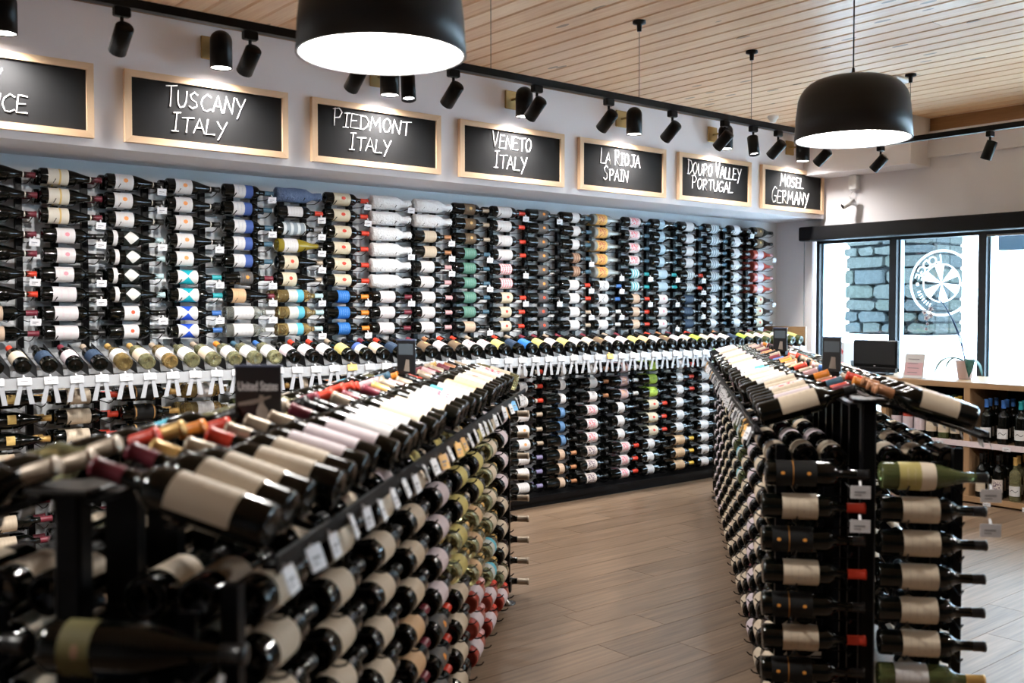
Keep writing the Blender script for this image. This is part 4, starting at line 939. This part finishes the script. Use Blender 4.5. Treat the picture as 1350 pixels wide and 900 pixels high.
# orchid
oc = empty('potted_orchid', (7.30, 3.57, CZ)); tag(oc, 'white orchid in a pale pink pot on the window cabinet', 'plant')
link('pot', MB().lathe([(.001, 0), (.042, 0), (.048, .01), (.066, .135), (.068, .14), (.062, .14), (.058, .12), (.001, .12)], 24).mesh('pot', mat('pink_pot', (.50, .38, .37), .4), True), oc)
link('soil', MB().lathe([(.001, .128), (.059, .122)], 20).mesh('soil', mat('bark', (.03, .03, .03), .9)), oc)
M_leaf = mat('orchid_leaf', (.02, .09, .07), .35)
def leaf(p0, p1, p2, wd):
    mb = MB(); n = 10
    for k in range(n+1):
        t_ = k/n; p = Vector(p0)*(1-t_)**2+Vector(p1)*2*t_*(1-t_)+Vector(p2)*t_*t_
        d = (Vector(p1)-Vector(p0))*(1-t_)+(Vector(p2)-Vector(p1))*t_; sd = d.cross(Vector((0, 0, 1)))
        sd = (sd.normalized() if sd.length > 1e-4 else Vector((1, 0, 0)))*wd*math.sin(PI*min(1, .12+t_*.88))**.7
        for q, h_ in ((-1, .006), (0, 0), (1, .006)): mb.v.append(tuple(p+sd*q+Vector((0, 0, h_))))
        for q, h_ in ((1, .003), (0, -.003), (-1, .003)): mb.v.append(tuple(p+sd*q+Vector((0, 0, h_))))
    for k in range(n):
        for q in range(6): a_ = k*6+q; b_ = k*6+(q+1)%6; mb.f.append((a_, b_, b_+6, a_+6)); mb.m.append(0)
    return link('leaf', mb.mesh('leaf', M_leaf, True), oc)
leaf((0, 0, .13), (-.04, .16, .22), (-.02, .23, .02), .022); leaf((0, 0, .13), (-.02, .10, .20), (.0, .15, .07), .018)
leaf((0, -.02, .13), (-.07, -.08, .21), (-.085, -.070, .015), .036); leaf((0, -.01, .13), (.02, -.10, .18), (.0, -.13, .02), .024)
M_stem = mat('orchid_stem', (.02, .06, .16), .4)
st_pts = [[(0, .0, .12), (0, .03, .30), (.0, .09, .43), (0, .17, .56), (0, .22, .60)], [(0, -.01, .12), (0, .05, .32), (0, .11, .46), (0, .14, .50)]]
for p in st_pts: link('stem', MB().tube(p, .0042, 6).mesh('stem', M_stem), oc)
rnf = random.Random(8)
M_petal = mat('petal', (.80, .76, .76), .5); _t = M_petal.node_tree; _a = _t.nodes.new('ShaderNodeBsdfTranslucent'); _a.inputs[0].default_value = (.45, .42, .42, 1); _m = _t.nodes.new('ShaderNodeMixShader'); _m.inputs[0].default_value = .35
_t.links.new(_t.nodes['Principled BSDF'].outputs[0], _m.inputs[1]); _t.links.new(_a.outputs[0], _m.inputs[2]); _t.links.new(_m.outputs[0], _t.nodes['Material Output'].inputs[0])
for i, (fy, fz) in enumerate(((.300, .500), (.262, .525), (.285, .455), (.255, .475), (.275, .41), (.29, .37))):
    mb = MB(); c0 = Vector((-.03+rnf.uniform(-.01, .01), fy, fz))
    for q in range(5):
        an = q/5*2*PI+rnf.uniform(-.1, .1)+i; dv = Vector((0, math.cos(an), math.sin(an))); sv = Vector((0, -math.sin(an), math.cos(an))); L_ = .026 if i < 4 else .014
        P_ = [c0, c0+dv*L_*.5+sv*L_*.38+Vector((-.004, 0, 0)), c0+dv*L_, c0+dv*L_*.5-sv*L_*.38+Vector((-.004, 0, 0))]
        mb.face([tuple(v) for v in P_]); mb.face([tuple(v+Vector((.002, 0, 0))) for v in reversed(P_)])
    fo = link('blossom', mb.mesh('blossom', M_petal), oc)
    link('blossom_centre', MB().lathe([(.001, -.008), (.004, -.004), (.005, 0), (.001, .004)], 8, M=Matrix.Translation(c0+Vector((-.006, 0, 0)))).mesh('blossom_centre', mat('petal_plum', (.16, .04, .14), .5)), fo)
link('stem', MB().tube([(0, .17, .54), (-.02, .24, .55), (-.03, .29, .50), (-.03, .29, .36)], .0018, 5).mesh('stem', M_stem), oc)
# small box with red and blue print at the cabinet's far end, and a few cups
pb = empty('printed_carton', (7.62, 4.78, CZ), math.radians(-120)); tag(pb, 'small white carton with red and blue print by the left window', 'carton')
link('box', MB().bevbox((-.10, -.06, 0), (.10, .06, .24), .003).mesh('box', mat('carton_white', (.72, .72, .74), .5)), pb)
link('red_flash', MB().box((-.095, -.062, .10), (.03, -.0605, .135), M=Matrix.Translation((0, 0, .07)) @ Matrix.Rotation(.6, 4, 'Y')).mesh('red_flash', mat('flash_red', (.62, .05, .05), .5)), pb)
for q in range(3): link('blue_mark', MB().box((-.05+.01*q, -.0625, .08+q*.035), (.04+.008*q, -.0612, .102+q*.035)).mesh('blue_mark', mat('mark_blue', (.04, .08, .35), .5)), pb)
for i, (x, y_) in enumerate(((7.45, 4.52), (7.50, 4.60))):
    cu = link('glass_tumbler', MB().lathe([(.001, 0), (.03, 0), (.036, .09), (.033, .09), (.028, .008), (.001, .008)], 20).mesh('glass_tumbler', mat('tumbler', (.35, .48, .60), .1, trans=.6), True)); cu.location = (x, y_, CZ)
    tag(cu, 'small blue-tinted tumbler, %s the monitor' % ('nearer' if i == 0 else 'further left of'), 'glass')

# ------------------------------------------------------------------ window decal (seen from behind, so it reads mirrored)
dc = empty('window_decal', (XR+.068, 4.079, EYE+.21), math.radians(90)); tag(dc, 'round white lodge emblem decal, mirrored, on the second window pane', 'decal')
M_dec = mat('white_vinyl', (.80, .84, .86), .5)
_t = M_dec.node_tree; _a = _t.nodes.new('ShaderNodeBsdfTranslucent'); _a.inputs[0].default_value = (.95, .98, 1, 1); _m = _t.nodes.new('ShaderNodeMixShader'); _m.inputs[0].default_value = .7
_t.links.new(_t.nodes['Principled BSDF'].outputs[0], _m.inputs[1]); _t.links.new(_a.outputs[0], _m.inputs[2]); _t.links.new(_m.outputs[0], _t.nodes['Material Output'].inputs[0])
def ring(r0, r1, n=64):
    mb = MB()
    for k in range(n):
        a0, a1 = 2*PI*k/n, 2*PI*(k+1)/n
        q = [(r0*math.cos(a0), r0*math.sin(a0)), (r1*math.cos(a0), r1*math.sin(a0)), (r1*math.cos(a1), r1*math.sin(a1)), (r0*math.cos(a1), r0*math.sin(a1))]
        mb.face([(x, 0, z) for x, z in q]); mb.face([(x, .0008, z) for x, z in reversed(q)])
    return mb
link('outer_ring', ring(.256, .274).mesh('outer_ring', M_dec), dc); link('inner_ring', ring(.150, .160).mesh('inner_ring', M_dec), dc)
star = MB()
for k in range(6):
    an = k*PI/3+.4; P_ = [(.0, .0), (.150*math.cos(an-.28), .150*math.sin(an-.28)), (.150*math.cos(an+.28), .150*math.sin(an+.28))]
    star.face([(x, 0, z) for x, z in P_]); star.face([(x, .0008, z) for x, z in reversed(P_)])
link('star', star.mesh('star', M_dec), dc)
link('dot', ring(.001, .014, 16).mesh('dot', M_dec), dc, Matrix.Translation((.206, 0, -.008)))
R90 = Matrix.Rotation(PI/2, 4, 'X')
# viewed from outside the text runs clockwise over the top; from inside it is reversed
for i, ch in enumerate('LODGE'):
    me = text_mesh(ch, .098, bold=.0006); me.materials.append(M_dec)
    an = math.radians(16+(4-i)*17)      # angle above +x (which is +Y in the room = left as seen from inside)
    M_ = Matrix.Rotation(-(an-PI/2), 4, 'Y')
    link('letter', me, dc, Matrix.Rotation(PI/2-an, 4, 'Y') @ Matrix.Translation((0, 0, .168)) @ R90)
for i in range(7):        # the small lower line is too fine to read: plain strokes of its size
    an = math.radians(-20-i*7)
    link('stroke', MB().box((-.005, 0, 0), (.005, .0008, .030)).mesh('stroke', M_dec), dc, Matrix.Rotation(PI/2-an, 4, 'Y') @ Matrix.Translation((0, 0, .190)))

# ------------------------------------------------------------------ make the bottles
CAMI = (Matrix.Translation(cam.location) @ cam.rotation_euler.to_matrix().to_4x4()).inverted()
def shown_area(M):
    """rough size of a bottle in the photograph, in square pixels of the 1350 x 900 frame"""
    C = CAMI @ M; f = 1310.0
    p = [C @ Vector((0, 0, q)) for q in (0.0, 0.2, 0.308)]
    if p[1].z > -0.2: return 0.0
    q = [(675-f*v.x/min(v.z, -.05), 450+f*v.y/min(v.z, -.05)) for v in p]
    cx, cy = q[1]
    if not (-60 < cx < 1410 and -60 < cy < 960): return 0.0
    w_ = 0.078*f/-p[1].z; L_ = math.hypot(q[2][0]-q[0][0], q[2][1]-q[0][1])
    return w_*L_*0.75+0.4*w_*w_
ALL = False
score = sorted(((shown_area(s_[0])*s_[4], i) for i, s_ in enumerate(SPECS) if s_[2] is not None), reverse=True)
IDS = {i for a_, i in score[:300] if a_ > 0}      # the 300 that show largest stand as things of their own
rest = MB(); rmats = []; rmi = {}; ruv = []
for i, (M, st, where, group, _v) in enumerate(SPECS):
    parts = bottle_parts(st)
    if ALL or i in IDS:
        root = None
        for n_, mb, uv, m_, me in parts:
            o = bpy.data.objects.new(n_, me); COL.objects.link(o)
            if root is None:
                root = o; o.matrix_basis = M; o['category'] = 'wine bottle'
                lb = look(st)+', '+(where or 'hidden')
                o['label'] = lb; o['group'] = group or 'hidden'
                if ALL: o['bid'] = i
            else: o.parent = root
    else:
        for n_, mb, uv, m_, me in parts:
            if m_.name not in rmi: rmi[m_.name] = len(rmats); rmats.append(m_)
            base = len(rest.v); mi = rmi[m_.name]
            rest.v += [tuple(M @ Vector(v)) for v in mb.v]
            rest.f += [tuple(base+q for q in f) for f in mb.f]; rest.m += [mi]*len(mb.f)
            if uv: ruv += uv
            else:
                for f in mb.f: ruv += [(0, 0)]*len(f)
if rest.f:
    me = rest.mesh('wine_bottle', rmats, True)
    L = me.uv_layers.new(name='UVMap'); L.data.foreach_set('uv', [c for q in ruv for c in q])
    o = link('wine_bottle', me); o['label'] = 'the remaining smaller and half-hidden wine bottles of all the racks'; o['category'] = 'wine bottles'; o['kind'] = 'stuff'
print('SPECS', len(SPECS))
